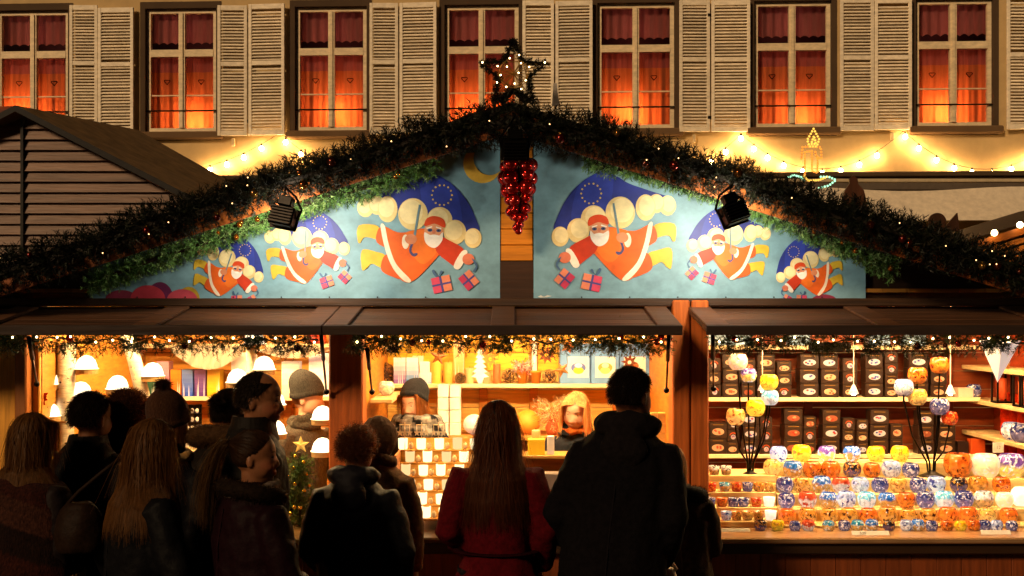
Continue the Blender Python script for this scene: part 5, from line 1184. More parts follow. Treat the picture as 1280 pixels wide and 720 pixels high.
CR = (.077, .097, .097); CC = Vector((0, .0, .158))                 # cranium, relative to the neck pivot
SL = .93
COATS = {'parka': [(.62, .235, .17), (.80, .225, .165), (.95, .212, .155), (1.10, .198, .145), (1.27, .212, .148), (1.38, .20, .13), (1.445, .14, .105), (1.50, .088, .085)],
         'long': [(.36, .25, .19), (.60, .24, .18), (.95, .212, .155), (1.10, .20, .145), (1.27, .212, .148), (1.38, .20, .13), (1.445, .14, .105), (1.50, .085, .085)],
         'flare': [(.42, .40, .32), (.62, .335, .265), (.85, .245, .20), (1.03, .165, .13), (1.15, .170, .13), (1.27, .19, .135), (1.37, .18, .12), (1.44, .12, .095), (1.49, .075, .075)],
         'jumper': [(.86, .20, .145), (1.0, .195, .14), (1.15, .19, .138), (1.29, .20, .138), (1.385, .185, .12), (1.44, .12, .095), (1.50, .075, .078)],
         'big': [(.60, .245, .18), (.80, .25, .18), (1.0, .24, .17), (1.15, .235, .165), (1.30, .24, .16), (1.39, .215, .135), (1.45, .145, .11), (1.51, .088, .085)]}
COATS = {k: [(z, a*SL, b) for z, a, b in v] for k, v in COATS.items()}
class Person:
    def __init__(s, label, px, py_top, Y, yaw=0, head=(0, 0, 0), coat='parka', coat_col='14141a', coat_mat='shell', wide=1., lean=(0, 0), arms=None, skin='6a442c', floor=0., trousers='12121a', neckfwd=.015, group=None, hat_pad=0., hs=1., sleeve=1., coat_label=None, gloves=None):  # default shopper skin darkened, the unlit side's shade is in the colour
        z = W(px, py_top, Y).z-floor; s.k = (z-hat_pad)/(1.476+.257*hs); s.hs = hs; k = s.k; s.w = wide; s.coat = coat; s.lean = lean
        x = W(px, 0, Y).x
        s.rot = Euler((R(head[1])*-1, R(head[2]), R(head[0])), 'ZXY') if False else (Matrix.Rotation(R(head[0]), 3, 'Z') @ Matrix.Rotation(R(-head[1]), 3, 'X') @ Matrix.Rotation(R(head[2]), 3, 'Y'))
        s.piv = Vector((lean[0], lean[1]+neckfwd, 1.476))
        rings = COATS[coat]; s.rings = rings
        hip = Vector((0, 0, 0))
        # --- body
        b = MB(); T = lambda z: Vector((lean[0]*max(0, (z-.9)/.6), lean[1]*max(0, (z-.9)/.6), 0))
        s.T = T
        tor = [(.84, .150, .105), (.93, .165, .115), (1.06, .145, .10), (1.22, .155, .105), (1.34, .16, .095), (1.42, .10, .075), (1.47, .056, .058)]
        b.tube([Vector((0, 0, z))+T(z) for z, _, _ in tor], [(rx*wide, ry) for _, rx, ry in tor], 20)
        hm = lambda p: s.piv + s.rot @ (Vector(p)*hs)
        s.hm = hm
        b.tube([Vector((0, 0, 1.42))+T(1.42), s.piv+Vector((0, .005, 0)), hm((0, .005, .07))], [.062, .054, .055], 16)
        HR = s.rot.to_4x4()
        def hball(c, r, n=18, m=12): b.ball(hm(c), tuple(q*hs for q in r), n, m, None, HR)
        hball(CC, CR, 26, 18); hball((0, .030, .075), (.056, .066, .066)); hball((0, .062, .036), (.030, .030, .022)); hball((0, .045, .115), (.063, .058, .06))
        hball((0, .076, .166), (.050, .016, .013)); hball((0, .046, .180), (.064, .046, .046))
        for sx in (-1, 1):
            hball((sx*.036, .064, .098), (.026, .028, .024)); hball((sx*.042, .028, .105), (.030, .058, .060)); hball((sx*.077, -.010, .120), (.008, .016, .028), 12, 8); hball((sx*.016, .101, .098), (.010, .010, .008), 10, 8)
        b.tube([hm((0, .086, .152)), hm((0, .100, .120)), hm((0, .109, .105)), hm((0, .096, .096))], [.008, .0105, .0115, .008], 10)
        for sx in (-1, 1): hball((sx*.032, .0815, .1535), (.016, .011, .0055), 14, 8); hball((sx*.032, .080, .133), (.015, .009, .005), 14, 8)
        hball((0, .092, .074), (.024, .012, .0062), 12, 8); hball((0, .091, .064), (.021, .013, .007), 12, 8)
        # --- legs
        for sx in (-1, 1):
            b.tube([(sx*.085, 0, .93), (sx*.09, .005, .72), (sx*.095, .01, .50), (sx*.095, -.005, .34), (sx*.10, -.015, .09)], [(.088, .095), .075, .055, .056, .038], 14)
            b.ball((sx*.105, .045, .045), (.042, .115, .042), 14, 8)
        # --- arms
        A = {'L': ((-.215, -.04, 1.13), (-.20, .07, .90)), 'R': ((.215, -.04, 1.13), (.20, .07, .90))}
        A.update(arms or {}); s.A = A; s.hands = {}
        for sd, sx in (('L', -1), ('R', 1)):
            sh = Vector((sx*.165*wide, 0, 1.375))+T(1.395); el, wr = Vector(A[sd][0])+T(1.1), Vector(A[sd][1])+T(.9)
            b.tube([sh-Vector((sx*.05, 0, .01)), sh, sh.lerp(el, .45), el, el.lerp(wr, .35), wr], [.05, .056, .05, .042, .040, .028], 12)
            d = (wr-el).normalized(); side = Vector((0, 1, 0)) if abs(d.y) < .75 else Vector((-sx, 0, 0)); side = (side-d*side.dot(d)).normalized(); nrm = d.cross(side)
            s.hands[sd] = wr+d*.09
            b.tube([wr-d*.01, wr+d*.03, wr+d*.085], [(.022, .026), (.016, .038), (.014, .042)] if abs(d.y) < .75 else [(.026, .022), (.038, .016), (.042, .014)], 12)
            cu = nrm*(-sx) if True else nrm
            for q, (off, ln) in enumerate(((-.033, .062), (-.0115, .073), (.0105, .078), (.032, .070))):
                p0 = wr+d*.078+side*off; p1 = p0+d*ln*.45+cu*.004+side*off*.12; p2 = p1+d*ln*.34+cu*.014; p3 = p2+d*ln*.2+cu*.016
                b.tube([p0-d*.012, p0, p1, p2, p3], [.009, .0095, .009, .0082, .0068], 8)
            t0 = wr+d*.022+side*.030; b.tube([t0-side*.014, t0+side*.018+d*.022+cu*.006, t0+side*.028+d*.048+cu*.014, t0+side*.026+d*.068+cu*.02], [.012, .012, .0105, .008], 8)
        b.v = [(p[0]*k, p[1]*k, max(0, p[2]*k)) for p in b.v]
        me = remesh(b, .0062, 3)
        lo_ = Vector((x, Y, floor)); sk = np.array(lin(skin))
        o = mesh_obj('person', me, 'skin', None, colfn=lambda c: s.skin_cols(c, sk)); o.location = lo_; o.rotation_euler = (0, 0, R(yaw)); tag(o, label, 'person', group); s.o = o
        # eyes
        for sx in (-1, 1):
            e = MB(lin('c8bcb0' if lin(skin)[0] > .2 else '2e221c')); e.smooth = True; c = hm((sx*.032, .0770, .143)); e.ball(tuple(c*k), .0118*k*hs, 14, 10);  # eye whites darkened along with the shoppers' shaded skin
            c2 = hm((sx*.0315, .0852, .1425)); e.ball(tuple(c2*k), .0050*k*hs, 10, 8, lin('1c120c')); e.build('eye', 'plain', o, local=True)
            br = MB(lin('3a2818')); br.tube([hm((sx*.016, .0935, .163))*k, hm((sx*.032, .0905, .1665))*k, hm((sx*.047, .0795, .163))*k], [.0018*k, .0022*k, .0012*k], 6); br.build('eyebrow', 'hair', o, local=True)
        # trousers and boots
        t = MB()
        for sx in (-1, 1): t.tube([(sx*.085, 0, .96), (sx*.092, .005, .72), (sx*.097, .01, .50), (sx*.10, -.01, .11)], [(.105, .115), .092, .073, .062], 14)
        t.ball((0, 0, .93), (.175*wide, .125, .10), 18, 10); t.v = [tuple(Vector(p)*k) for p in t.v]
        mesh_obj('trousers', remesh(t, .014, 4, lambda p: .006*noise.noise(p*14)), 'cloth', o, lin(trousers))
        for sx in (-1, 1):
            f = MB(); f.ball((sx*.105, .045, .05), (.052, .13, .05), 16, 10); f.tube([(sx*.10, -.012, .05), (sx*.10, -.012, .22)], [.055, .058], 14); f.v = [(p[0]*k, p[1]*k, max(0, p[2]*k)) for p in f.v]
            mesh_obj('boot', remesh(f, .012, 3), 'shell', o, lin('0c0a0a'))
        # coat
        c = MB(); c.tube([Vector((0, 0, z))+T(z) for z, _, _ in rings], [(rx*wide, ry) for _, rx, ry in rings], 24)
        for sd, sx in (('L', -1), ('R', 1)):
            sh = Vector((sx*.165*wide, 0, 1.365))+T(1.395); el, wr = Vector(A[sd][0])+T(1.1), Vector(A[sd][1])+T(.9); g = sleeve
            c.tube([sh-Vector((sx*.07, 0, .015)), sh+Vector((0, 0, .0)), sh.lerp(el, .5), el, el.lerp(wr, .5), wr+(wr-el).normalized()*.01], [.070*g, .076*g, .071*g, .063*g, .058*g, .048*g], 14)
        c.v = [tuple(Vector(p)*k) for p in c.v]
        sd_ = random.uniform(0, 50)
        def fold(p):
            q = Vector((p.x*13+sd_, p.y*13, p.z*4.5)); q2 = Vector((p.x*22, p.y*22, p.z*26+sd_)); 
            a = .010*noise.noise(q) + .006*noise.noise(q2)
            if coat == 'flare' and p.z < 1.0*k: a += .022*math.sin(math.atan2(p.y, p.x)*9+sd_)*min(1, (1.0*k-p.z)/.4)
            return a
        co_ = mesh_obj('coat' if coat != 'jumper' else 'jumper', remesh(c, .0115, 4, fold), coat_mat, o, lin(coat_col)); s.coat_o = co_
        if coat_label: co_['label'] = coat_label
        # seams, buttons and pocket flaps keep the back from being blank
        if coat in ('parka', 'big', 'long'):
            zz = [1.40, 1.25, 1.05, .85, .66]; m_ = MB(tuple(x*1.6 for x in lin(coat_col)))
            def back(zq): 
                i_ = np.interp(zq, [r[0] for r in rings], [r[2] for r in rings]); return Vector((0, -i_-.002, zq))+T(zq)
            m_.tube([back(q)*k for q in zz], .004*k, 6); m_.build('back_seam', coat_mat, co_, local=True)
    def skin_cols(s, c, sk):
        out = np.tile(sk, (len(c), 1)); L = np.array(s.rot.inverted()); q = (c/s.k-np.array(s.piv)) @ L.T
        lip = np.exp(-(((q[:, 0])/.026)**4+((q[:, 2]-.069)/.010)**4))*(q[:, 1] > .07); out = out*(1-.55*lip[:, None])+np.array(lin('a83c34'))*.55*lip[:, None]
        for sx in (-1, 1):
            ch = np.exp(-(((q[:, 0]-sx*.042)/.022)**2+((q[:, 2]-.10)/.02)**2))*(q[:, 1] > .03); out = out*(1-.3*ch[:, None])+np.array(lin('c8604a'))*.3*ch[:, None]
        return out.astype(np.float32)
    def P(s, p): return s.hm(p)*s.k                                 # head-frame point in local metres
    # ---- hair of many thin strands
    def hair(s, style, col, L=.3, n=900, name='hair', curl=0.):
        if style in ('long', 'bob', 'pony'): n = int(n*2.2)
        k = s.k; rot = np.array(s.rot); piv = np.array(s.piv); cc = np.array(CC)*s.hs; cr = np.array(CR)*s.hs
        d = rng.normal(size=(n*6, 3)); d /= np.linalg.norm(d, axis=1, keepdims=True)
        face = (d[:, 1] > .12+.9*np.maximum(d[:, 2], 0)) & (d[:, 2] < .68); low = d[:, 2] < -.55-.0*d[:, 1]; ear = (d[:, 1] > -.08) & (d[:, 2] < -.02)
        ok = ~(face | low | ear)
        if style == 'bald': ok &= ~((d[:, 2] > .60) & (d[:, 1] > .12))
        d = d[ok][:n]; n = len(d); p = cc+d*cr*1.0
        wisp = (rng.random((n, 1)) < .03) & (p[:, 1:2] < .02)
        step = L*rng.uniform(.8, 1.1, (n, 1))/12
        tang = np.stack([d[:, 0]*.6, -.5+d[:, 1]*.2, np.full(n, -.2)], axis=1)
        if style in ('short', 'bald', 'curly'): v = d*(.38 if style != 'curly' else 1.0)+tang*1.0+rng.normal(size=(n, 3))*(.16 if style != 'curly' else .6)
        elif style == 'pony': v = np.array([0, -.115, .20])-p; v += rng.normal(size=(n, 3))*.01
        else: v = d*.45+np.stack([np.sign(d[:, 0]+.12)*(.25+.7*(d[:, 1] > -.1)), -.35+.2*(d[:, 1] > -.1), np.full(n, .05)], axis=1)+rng.normal(size=(n, 3))*.06
        v /= np.linalg.norm(v, axis=1, keepdims=True)
        # into body frame
        p = p @ rot.T+piv; v = v @ rot.T; C0 = cc @ rot.T+piv
        fly = (rng.random((n, 1)) < .2)*rng.normal(size=(n, 3))*(.075 if style in ('long', 'bob') else .02)
        rz = [r[0] for r in s.rings]; rx = [r[1]*s.w for r in s.rings]; ry = [r[2] for r in s.rings]
        pts = [p.copy()]; ns = 12 if style not in ('short', 'bald') else 5; st = L*rng.uniform(.75, 1.1, (n, 1))/ns
        tgt = np.array([0, -.118, .19]) @ rot.T+piv
        ph = rng.uniform(0, 6.28, (n, 1))
        for i in range(ns):
            if style == 'pony': v = (tgt-p); dist = np.linalg.norm(v, axis=1, keepdims=True); v = v/np.maximum(dist, 1e-4); p = p+v*np.minimum(st, dist)
            else:
                g = {'short': .12, 'bald': .2, 'curly': .1}.get(style, .62); v = v*(1-g)+np.array([0, 0, -1.])*g+rng.normal(size=(n, 3))*(.018+curl+(.03 if style in ('short', 'bald') else 0)); v = v+fly; v /= np.linalg.norm(v, axis=1, keepdims=True); p = p+v*st
                if curl: p = p+np.concatenate([np.cos(ph+i*1.3), np.sin(ph+i*1.3), np.zeros((n, 1))], axis=1)*.006
            q = (p-C0) @ rot; r_ = np.linalg.norm(q/(cr*np.where(wisp, 1.12, 1.045)), axis=1, keepdims=True); q = np.where(r_ < 1, q/np.maximum(r_, .2), q)
            if style in ('long', 'bob'):
                fz = (q[:, 1] > -.005) & (q[:, 2] < .062); q[:, 0] = np.where(fz, np.sign(q[:, 0]+.012)*np.maximum(np.abs(q[:, 0]), .074*s.hs), q[:, 0])
            p = q @ rot.T+C0
            z = p[:, 2]; a = np.interp(z, rz, rx)*1.05; b_ = np.interp(z, rz, ry)*1.08; cx = s.lean[0]*np.clip((z-.9)/.6, 0, None); cy = s.lean[1]*np.clip((z-.9)/.6, 0, None)
            e = np.sqrt(((p[:, 0]-cx)/a)**2+((p[:, 1]-cy)/b_)**2); m_ = (e < 1) & (z < 1.48); f = np.where(m_, 1/np.maximum(e, .15), 1); p[:, 0] = cx+(p[:, 0]-cx)*f; p[:, 1] = cy+(p[:, 1]-cy)*f
            pts.append(p.copy())
        return s.ribbons(name, np.stack(pts, axis=1)*k, col, .0021 if style not in ('short', 'bald', 'curly') else .0026)
    def ribbons(s, name, P, col, w, m='hair'):
        n, t, _ = P.shape; D = np.gradient(P, axis=1); c0 = np.array(tuple(s.P(CC))); rnd = P-c0; rnd[:, :, 2] *= .25; rnd = rnd/np.maximum(np.linalg.norm(rnd, axis=2, keepdims=True), 1e-6)+rng.normal(size=(n, 1, 3))*.22; sd = np.cross(D, rnd); sd /= np.maximum(np.linalg.norm(sd, axis=2, keepdims=True), 1e-6)
        tap = np.linspace(1, .35, t)[None, :, None]; a, b = P-sd*w/2*tap, P+sd*w/2*tap
        q = np.stack([a[:, :-1], b[:, :-1], b[:, 1:], a[:, 1:]], axis=2).reshape(-1, 4, 3); c = np.array(lin(col))*rng.uniform(.75, 1.25, (n, 1)); c = np.repeat(c, t-1, axis=0)
        return soup(name, q, c, m, s.o)
    def scalp(s, col, k2=1.02, bald=False):
        m_ = MB(lin(col)); m_.smooth = True; n, mm = 84, 56; HR = s.rot
        def ok(d): return not ((d.y > .12+.9*max(d.z, 0) and d.z < .68) or d.z < -.62 or (d.y > -.08 and d.z < -.02) or (bald and d.z > .60 and d.y > .12))
        for i in range(mm):
            for j in range(n):
                t0, t1, a0, a1 = PI*i/mm, PI*(i+1)/mm, 2*PI*j/n, 2*PI*(j+1)/n
                D = [Vector((math.sin(t)*math.cos(a), math.sin(t)*math.sin(a), math.cos(t))) for t, a in ((t0, a0), (t1, a0), (t1, a1), (t0, a1))]
                if ok((D[0]+D[2]).normalized()): m_.poly([tuple(s.P(CC+Vector((d.x*CR[0], d.y*CR[1], d.z*CR[2]))*k2)) for d in D])
        return m_.build('scalp_hair', 'hair', s.o, local=True)
    def beanie(s, col, pom=None, tall=1., back=.0, m='knit', label=None, up=0.):
        b = MB(); HR = (s.rot @ Matrix.Rotation(R(13+back), 3, 'X')).to_4x4()
        base = Vector((0, -.008-up*.8, .200+up)); prof = [(.0845*math.sin(t), .118*tall*math.cos(t)) for t in np.linspace(0, PI/2, 9)]+[(.0855, -.018), (.0855, -.022), (.0885, -.026), (.0885, -.052), (.080, -.055)]
        n = 32; rings = []; base = base*s.hs; prof = [(r*s.hs, z*s.hs) for r, z in prof]
        b.smooth = True
        for r, z in reversed(prof):
            rings.append(len(b.v))
            for j in range(n):
                a = 2*PI*j/n; rib = 1+.018*math.cos(a*16); 
                r *= 1.05 if j == 0 else 1; b.v.append(tuple((s.piv+s.rot @ base+HR.to_3x3() @ Vector((r*rib*math.cos(a), r*1.2*rib*math.sin(a)-.02*max(0, z/.1)*1., z+.004*math.sin(a*3))))*s.k))
        for i in range(len(rings)-1):
            for j in range(n): b.face((rings[i]+j, rings[i]+(j+1) % n, rings[i+1]+(j+1) % n, rings[i+1]+j), lin(col))
        b.tube([(s.piv+s.rot @ base+HR.to_3x3() @ Vector((.0865*math.cos(a), .1035*math.sin(a), -.022))*s.hs)*s.k for a in np.linspace(0, 2*PI, 33)], .0025*s.k, 8, lin(col), cap=False)
        h = b.build('knitted_hat', m, s.o, local=True)
        if label: h['label'] = label
        if pom:
            c = np.array(tuple((s.piv+s.rot @ base+HR.to_3x3() @ Vector((0, -.01, .118*tall+.012)))*s.k)); s.fluff('pompom', c[None, :], .0, 1800, .056*s.k, pom, h)
        return h
    def fluff(s, name, path, rad, n, L, col, parent=None, m='fur', w=.0035):
        path = np.asarray(path, float)
        if len(path) > 1: C, _ = path_samples(path, n)
        else: C = np.repeat(path, n, axis=0)
        d = rng.normal(size=(n, 3)); d /= np.linalg.norm(d, axis=1, keepdims=True); b = C+d*rad*.7; e = C+d*(rad+L*rng.uniform(.6, 1.1, (n, 1)))+np.array([0, 0, -.15])*L
        sd = np.cross(d, rng.normal(size=(n, 3))); sd /= np.linalg.norm(sd, axis=1, keepdims=True)
        tri = np.stack([b-sd*w/2, b+sd*w/2, e], axis=1)
        return soup(name, tri, np.array(lin(col))*rng.uniform(.5, 1.5, (n, 1)), m, parent or s.o)
    def ring_path(s, z, rx, ry, a0=0, a1=360, dz=0., n=28, tilt=0.):
        return [tuple((Vector((rx*math.cos(R(a)), ry*math.sin(R(a))+.01, z+dz*math.sin(R(a))))+Vector((s.lean[0], s.lean[1], 0)))*s.k) for a in np.linspace(a0, a1, n)]
    def fur_collar(s, col, z=1.475, rx=.125, ry=.115, a0=140, a1=400, rad=.035, n=2600, dz=-.03, name='fur_collar'):
        P = s.ring_path(z, rx, ry, a0, a1, dz); m_ = MB(lin(col)); m_.smooth = True; m_.tube(P, rad*s.k, 10); r = m_.build(name, 'fur', s.o, local=True); s.fluff('fur', P, rad*s.k, n, .022*s.k, col, r); return r
    def collar(s, col, m='shell', z=1.49, rx=.084, ry=.084, h=.05, name='collar', a0=0, a1=360):
        b = MB(lin(col)); b.smooth = True; n = 30
        for j in range(n):
            A = [R(a0+(a1-a0)*q/n) for q in (j, j+1)]
            def pt(a, t, o_): return tuple((Vector(((rx+o_+.012*(1-t))*math.cos(a), (ry+o_+.012*(1-t))*math.sin(a)+.008, z-h+2*h*t))+Vector((s.lean[0], s.lean[1], 0)))*s.k)
            for (t0, t1, oa, ob) in ((0, .5, .012, .006), (.5, 1, .006, .0)): b.poly([pt(A[0], t0, oa), pt(A[1], t0, oa), pt(A[1], t1, ob), pt(A[0], t1, ob)])
            b.poly([pt(A[0], 1, 0), pt(A[1], 1, 0), pt(A[1], .8, -.012), pt(A[0], .8, -.012)])
        return b.build(name, m, s.o, local=True)
    def scarf(s, col, col2=None, z=1.47, rx=.10, ry=.098, rad=.036, loops=2, m='cloth', sq=26):
        b = MB()
        for q in range(loops): b.tube(s.ring_path(z-q*.038, rx+q*.012, ry+q*.012, 0, 360, .012*(-1)**q, 30), [rad*s.k*(1+.15*math.sin(i*1.3+q)) for i in range(30)], 12)
        me = remesh(b, .009, 3, lambda p: .006*noise.noise(p*28))
        c1, c2 = np.array(lin(col)), np.array(lin(col2 or col))
        def cf(c):
            a = np.arctan2(c[:, 1], c[:, 0]); u = np.floor(a*sq/6.28).astype(int) % 2; v = np.floor(c[:, 2]/s.k*24+.5*np.floor(a*3)).astype(int) % 2; f = (.5*u+.5*v)[:, None]; return (c1*(1-f)+c2*f).astype(np.float32)
        return mesh_obj('scarf', me, m, s.o, colfn=cf)
    def hood_down(s, col, m='shell', rad=.055):
        b = MB(); P = s.ring_path(1.485, .105, .10, 165, 375, -.015, 16); b.tube(P, [rad*s.k*(.55+.45*math.sin(PI*i/15)) for i in range(16)], 12)
        b.ball(tuple((Vector((s.lean[0], s.lean[1]-.125, 1.40)))*s.k), (.10*s.k, .045*s.k, .085*s.k), 16, 10)
        return mesh_obj('hood', remesh(b, .010, 4, lambda p: .009*noise.noise(p*22)), m, s.o, lin(col))
    def hood_up(s, col, m='cloth', big=1.):
        b = MB(lin(col)); n, mm = 30, 16; k2 = 1.22*big; b.smooth = True
        def pt(t, a):
            d = Vector((math.sin(t)*math.cos(a), math.sin(t)*math.sin(a), math.cos(t))); p = CC+Vector((d.x*CR[0]*k2*1.02, d.y*CR[1]*k2-.008, d.z*CR[2]*k2-.012))
            p += Vector(d)*(.006*noise.noise(Vector(d)*5)); return tuple(s.P(p))
        for i in range(mm):
            for j in range(n):
                t0, t1, a0, a1 = .96*PI*i/mm, .96*PI*(i+1)/mm, 2*PI*j/n, 2*PI*(j+1)/n; t, a = (t0+t1)/2, (a0+a1)/2
                d = Vector((math.sin(t)*math.cos(a), math.sin(t)*math.sin(a), math.cos(t)))
                if not (d.y > .52 and d.z < .72): b.poly([pt(t0, a0), pt(t1, a0), pt(t1, a1), pt(t0, a1)])
        h = b.build('hood', m, s.o, local=True)
        c = MB(); c.tube(s.ring_path(1.49, .085, .085, 150, 390, -.02, 16), [.035*s.k]*16, 10); mesh_obj('hood_collar', remesh(c, .010, 3, lambda p: .008*noise.noise(p*25)), m, h, lin(col)); return h
    def tail(s, col, root, L=.35, n=700, fwd=(0, -.3, -.2)):
        k = s.k; p = np.array(tuple(s.piv+s.rot @ Vector(root)))+rng.normal(size=(n, 3))*.011; v = np.tile(np.array(tuple(s.rot @ Vector(fwd))), (n, 1))+rng.normal(size=(n, 3))*.08; pts = [p.copy()]; st = L*rng.uniform(.75, 1.1, (n, 1))/12
        for i in range(12):
            v /= np.linalg.norm(v, axis=1, keepdims=True); v = v*.78+np.array([0, 0, -1])*.22+rng.normal(size=(n, 3))*.03; p = p+v*st; pts.append(p.copy())
        return s.ribbons('ponytail', np.stack(pts, axis=1)*k, col, .0022)
G1 = 'shoppers standing at the stall'
# 1 far left, scarf with fringe
p = Person('woman with blonde-brown bob and red tweed shawl at the left edge', 32, 516, -1.3, -22, (-8, 6, 0), 'parka', '1a1414', wide=1.05, trousers='14121a', group=G1)
p.scalp('2a1a0e'); p.hair('bob', '5c3e1e', .23, 2000)
sh = MB(); sh.tube([Vector((0, 0, z))+p.T(z) for z in (1.02, 1.15, 1.30, 1.40, 1.455)], [(.285, .20), (.275, .19), (.25, .17), (.205, .14), (.12, .11)], 24); sh.v = [tuple(Vector(q)*p.k) for q in sh.v]
def tweed(c):
    a = np.floor((c[:, 2]+.35*c[:, 0])*9).astype(int) % 3; base = np.array([lin('28100b'), lin('160b08'), lin('301a13')])[a]; sp = np.array([noise.noise(Vector(q)*150) for q in c])[:, None]; return (base*(1+.9*sp)).clip(0, 1).astype(np.float32)
sw = mesh_obj('shawl', remesh(sh, .010, 3, lambda q: .012*noise.noise(Vector((q.x*9, q.y*9, q.z*5)))), 'knit', p.o, colfn=tweed)
fp = np.array([[(.285*math.cos(a))*p.k, (.20*math.sin(a))*p.k, 1.03*p.k] for a in rng.uniform(0, 6.28, 420)]); fl = [fp]
for i in range(6): fl.append(fl[-1]+np.array([0, 0, -.022])+rng.normal(size=fp.shape)*.004)
fr_ = p.ribbons('fringe', np.stack(fl, axis=1), 'b08a5a', .006, 'cloth')
# 2 dark man
p = Person('dark-haired man in a black leather jacket beside the shawl woman', 109, 490, -.95, -12, (-12, 4, 0), 'parka', '0e0c0c', wide=1.06, group=G1, skin='5e3a24'); p.scalp('120c08'); p.hair('short', '1c120a', .034, 2800); p.collar('14100e', h=.045)
for sx in (-1, 1): m_ = MB(lin('1a1614')); m_.bbox(sx*.15-.045, sx*.15+.045, -.02, .02, 1.435, 1.45, .004, None, Matrix.Scale(p.k, 4) @ Matrix.Translation((0, 0, .0))); m_.build('shoulder_strap', 'shell', p.coat_o, local=True)
# 3 fur hat
p = Person('shopper in a big brown fur hat and dark coat', 158, 484, -.72, 4, (0, 2, 0), 'long', '16120f', wide=1.05, group=G1, hat_pad=.035); p.scalp('2a1a10')
h = MB(lin('2a160c')); h.smooth = True; HR = p.rot.to_4x4(); 
h.ball(tuple(p.P((0, -.005, .175))), (.112*p.k, .125*p.k, .105*p.k), 22, 14, None, HR); h.ball(tuple(p.P((0, -.03, .09))), (.108*p.k, .10*p.k, .10*p.k), 22, 14, None, HR); fo = h.build('fur_hat', 'fur', p.o, local=True)
N_ = 5200; d = rng.normal(size=(N_, 3)); d /= np.linalg.norm(d, axis=1, keepdims=True)
for c_, r_ in (((0, -.005, .175), (.112, .125, .105)), ((0, -.03, .09), (.108, .10, .10))):
    cc = np.array(tuple(p.P(c_))); bb = cc+d*np.array(r_)*p.k*.97; e = bb+d*.024+rng.normal(size=(N_, 3))*.007+np.array([0, 0, -.006]); sd = np.cross(d, rng.normal(size=(N_, 3))); sd /= np.linalg.norm(sd, axis=1, keepdims=True)
    soup('fur', np.stack([bb-sd*.0018, bb+sd*.0018, e], axis=1), np.array(lin('3a2010'))*rng.uniform(.45, 1.6, (N_, 1)), 'fur', fo)
p.fur_collar('1c1410', n=1200)
# 4 pom-pom beanie
p = Person('shopper in a ribbed brown bobble hat and long dark coat', 206, 496, -1.02, -12, (-14, 5, 0), 'long', '0f0e10', wide=.98, group=G1, hat_pad=.02); p.scalp('2a1a10'); p.hair('bob', '6a4424', .16, 500); p.beanie('3a2418', '2a1810', 1.05, m='knit'); p.scarf('b89a68', 'a8804a', rad=.03, loops=1); p.collar('121012')
# 5 blonde passer-by
p = Person('long-haired blonde woman walking right in a black coat with shoulder bag', 174, 524, -1.62, -52, (-22, 4, 0), 'parka', '0b0b0d', group=G1, lean=(0, .03), arms={'R': ((.26, .05, 1.12), (.16, .27, 1.0)), 'L': ((-.26, -.06, 1.12), (-.25, .06, .92))}); p.scalp('3a2814'); p.hair('long', '5a3c1e', .34, 2800); p.collar('0c0c0e', h=.05)
# 6 balding man
p = Person('balding grey-haired man in profile wearing a dark overcoat', 314, 465, -1.2, -62, (-26, 6, 0), 'long', '13110f', wide=1.08, hs=.95, group=G1, skin='70482f'); p.scalp('2a2018', 1.008, True); p.hair('bald', '221a12', .022, 2600); p.collar('16120f', h=.05)
# 7 fur hood
p = Person('shopper with dark bun and brown fur-trimmed hood behind the balding man', 281, 486, -.98, -8, (-6, 8, 0), 'parka', '15110e', wide=1.04, group=G1); p.scalp('140e0a'); p.hair('pony', '1a120c', .12, 1300); p.fluff('bun', [tuple(p.P((0, -.118, .19)))], .02, 900, .032, '1a120c', None, 'hair'); p.fur_collar('4a3420', z=1.505, rx=.135, ry=.12, rad=.045, n=4200)
# 8 ponytail woman
p = Person('young woman in profile with a ponytail, fur collar and plum jacket', 312, 538, -1.65, -48, (-34, 2, 0), 'parka', '14060a', wide=1.0, hs=.95, group=G1, skin='70482f', arms={'R': ((.25, .04, 1.12), (.14, .24, 1.0))}); p.scalp('20140a'); p.hair('pony', '2e1c0e', .16, 1700); p.tail('4e3820', (0, -.118, .185), .36, 800); p.fur_collar('221810', z=1.46, rx=.135, ry=.12, rad=.036, n=3200); p.scarf('5a5048', '463c34', rad=.026, loops=1, z=1.475)
# 9 curly hair
p = Person('shopper with short curly auburn hair in a navy hooded jacket', 443, 535, -.92, -6, (-8, 8, 0), 'parka', '131317', wide=1.0, group=G1, arms={'R': ((.27, -.03, 1.10), (.23, .10, .875)), 'L': ((-.235, -.03, 1.10), (-.16, .16, .95))}); p.scalp('3a1c0c'); p.hair('curly', '3a1c0c', .055, 2400, curl=.25); p.hood_down('121116'); p9 = p
# 10 hooded
p = Person('shopper in a beige coat with the brown hood up', 471, 518, -.48, -10, (-10, 6, 0), 'long', '4e3a2a', 'cloth', wide=.98, group=G1, hat_pad=.02); p.scalp('2a1a10'); p.hood_up('3c2a1e', 'cloth', 1.05)
# 11 red coat
p = Person('woman with long straight brown hair in a flared dark red coat', 622, 500, -1.02, -3, (0, 4, 0), 'flare', '3e060c', 'cloth', wide=.96, group=G1, trousers='0e0c10', arms={'L': ((-.225, -.04, 1.13), (-.15, .16, 1.0)), 'R': ((.225, -.04, 1.13), (.20, .10, .95))}); p.scalp('1a0c06'); p.hair('long', '44220f', .44, 3400); p.collar('2a0408', 'cloth'); p11 = p
m_ = MB(lin('1e0408')); m_.smooth = True; m_.tube(p.ring_path(1.035, .178*1.06, .143, 0, 360, 0, 30), [(.006, .02)]*30, 8, cap=False); m_.build('belt', 'cloth', p.coat_o, local=True)
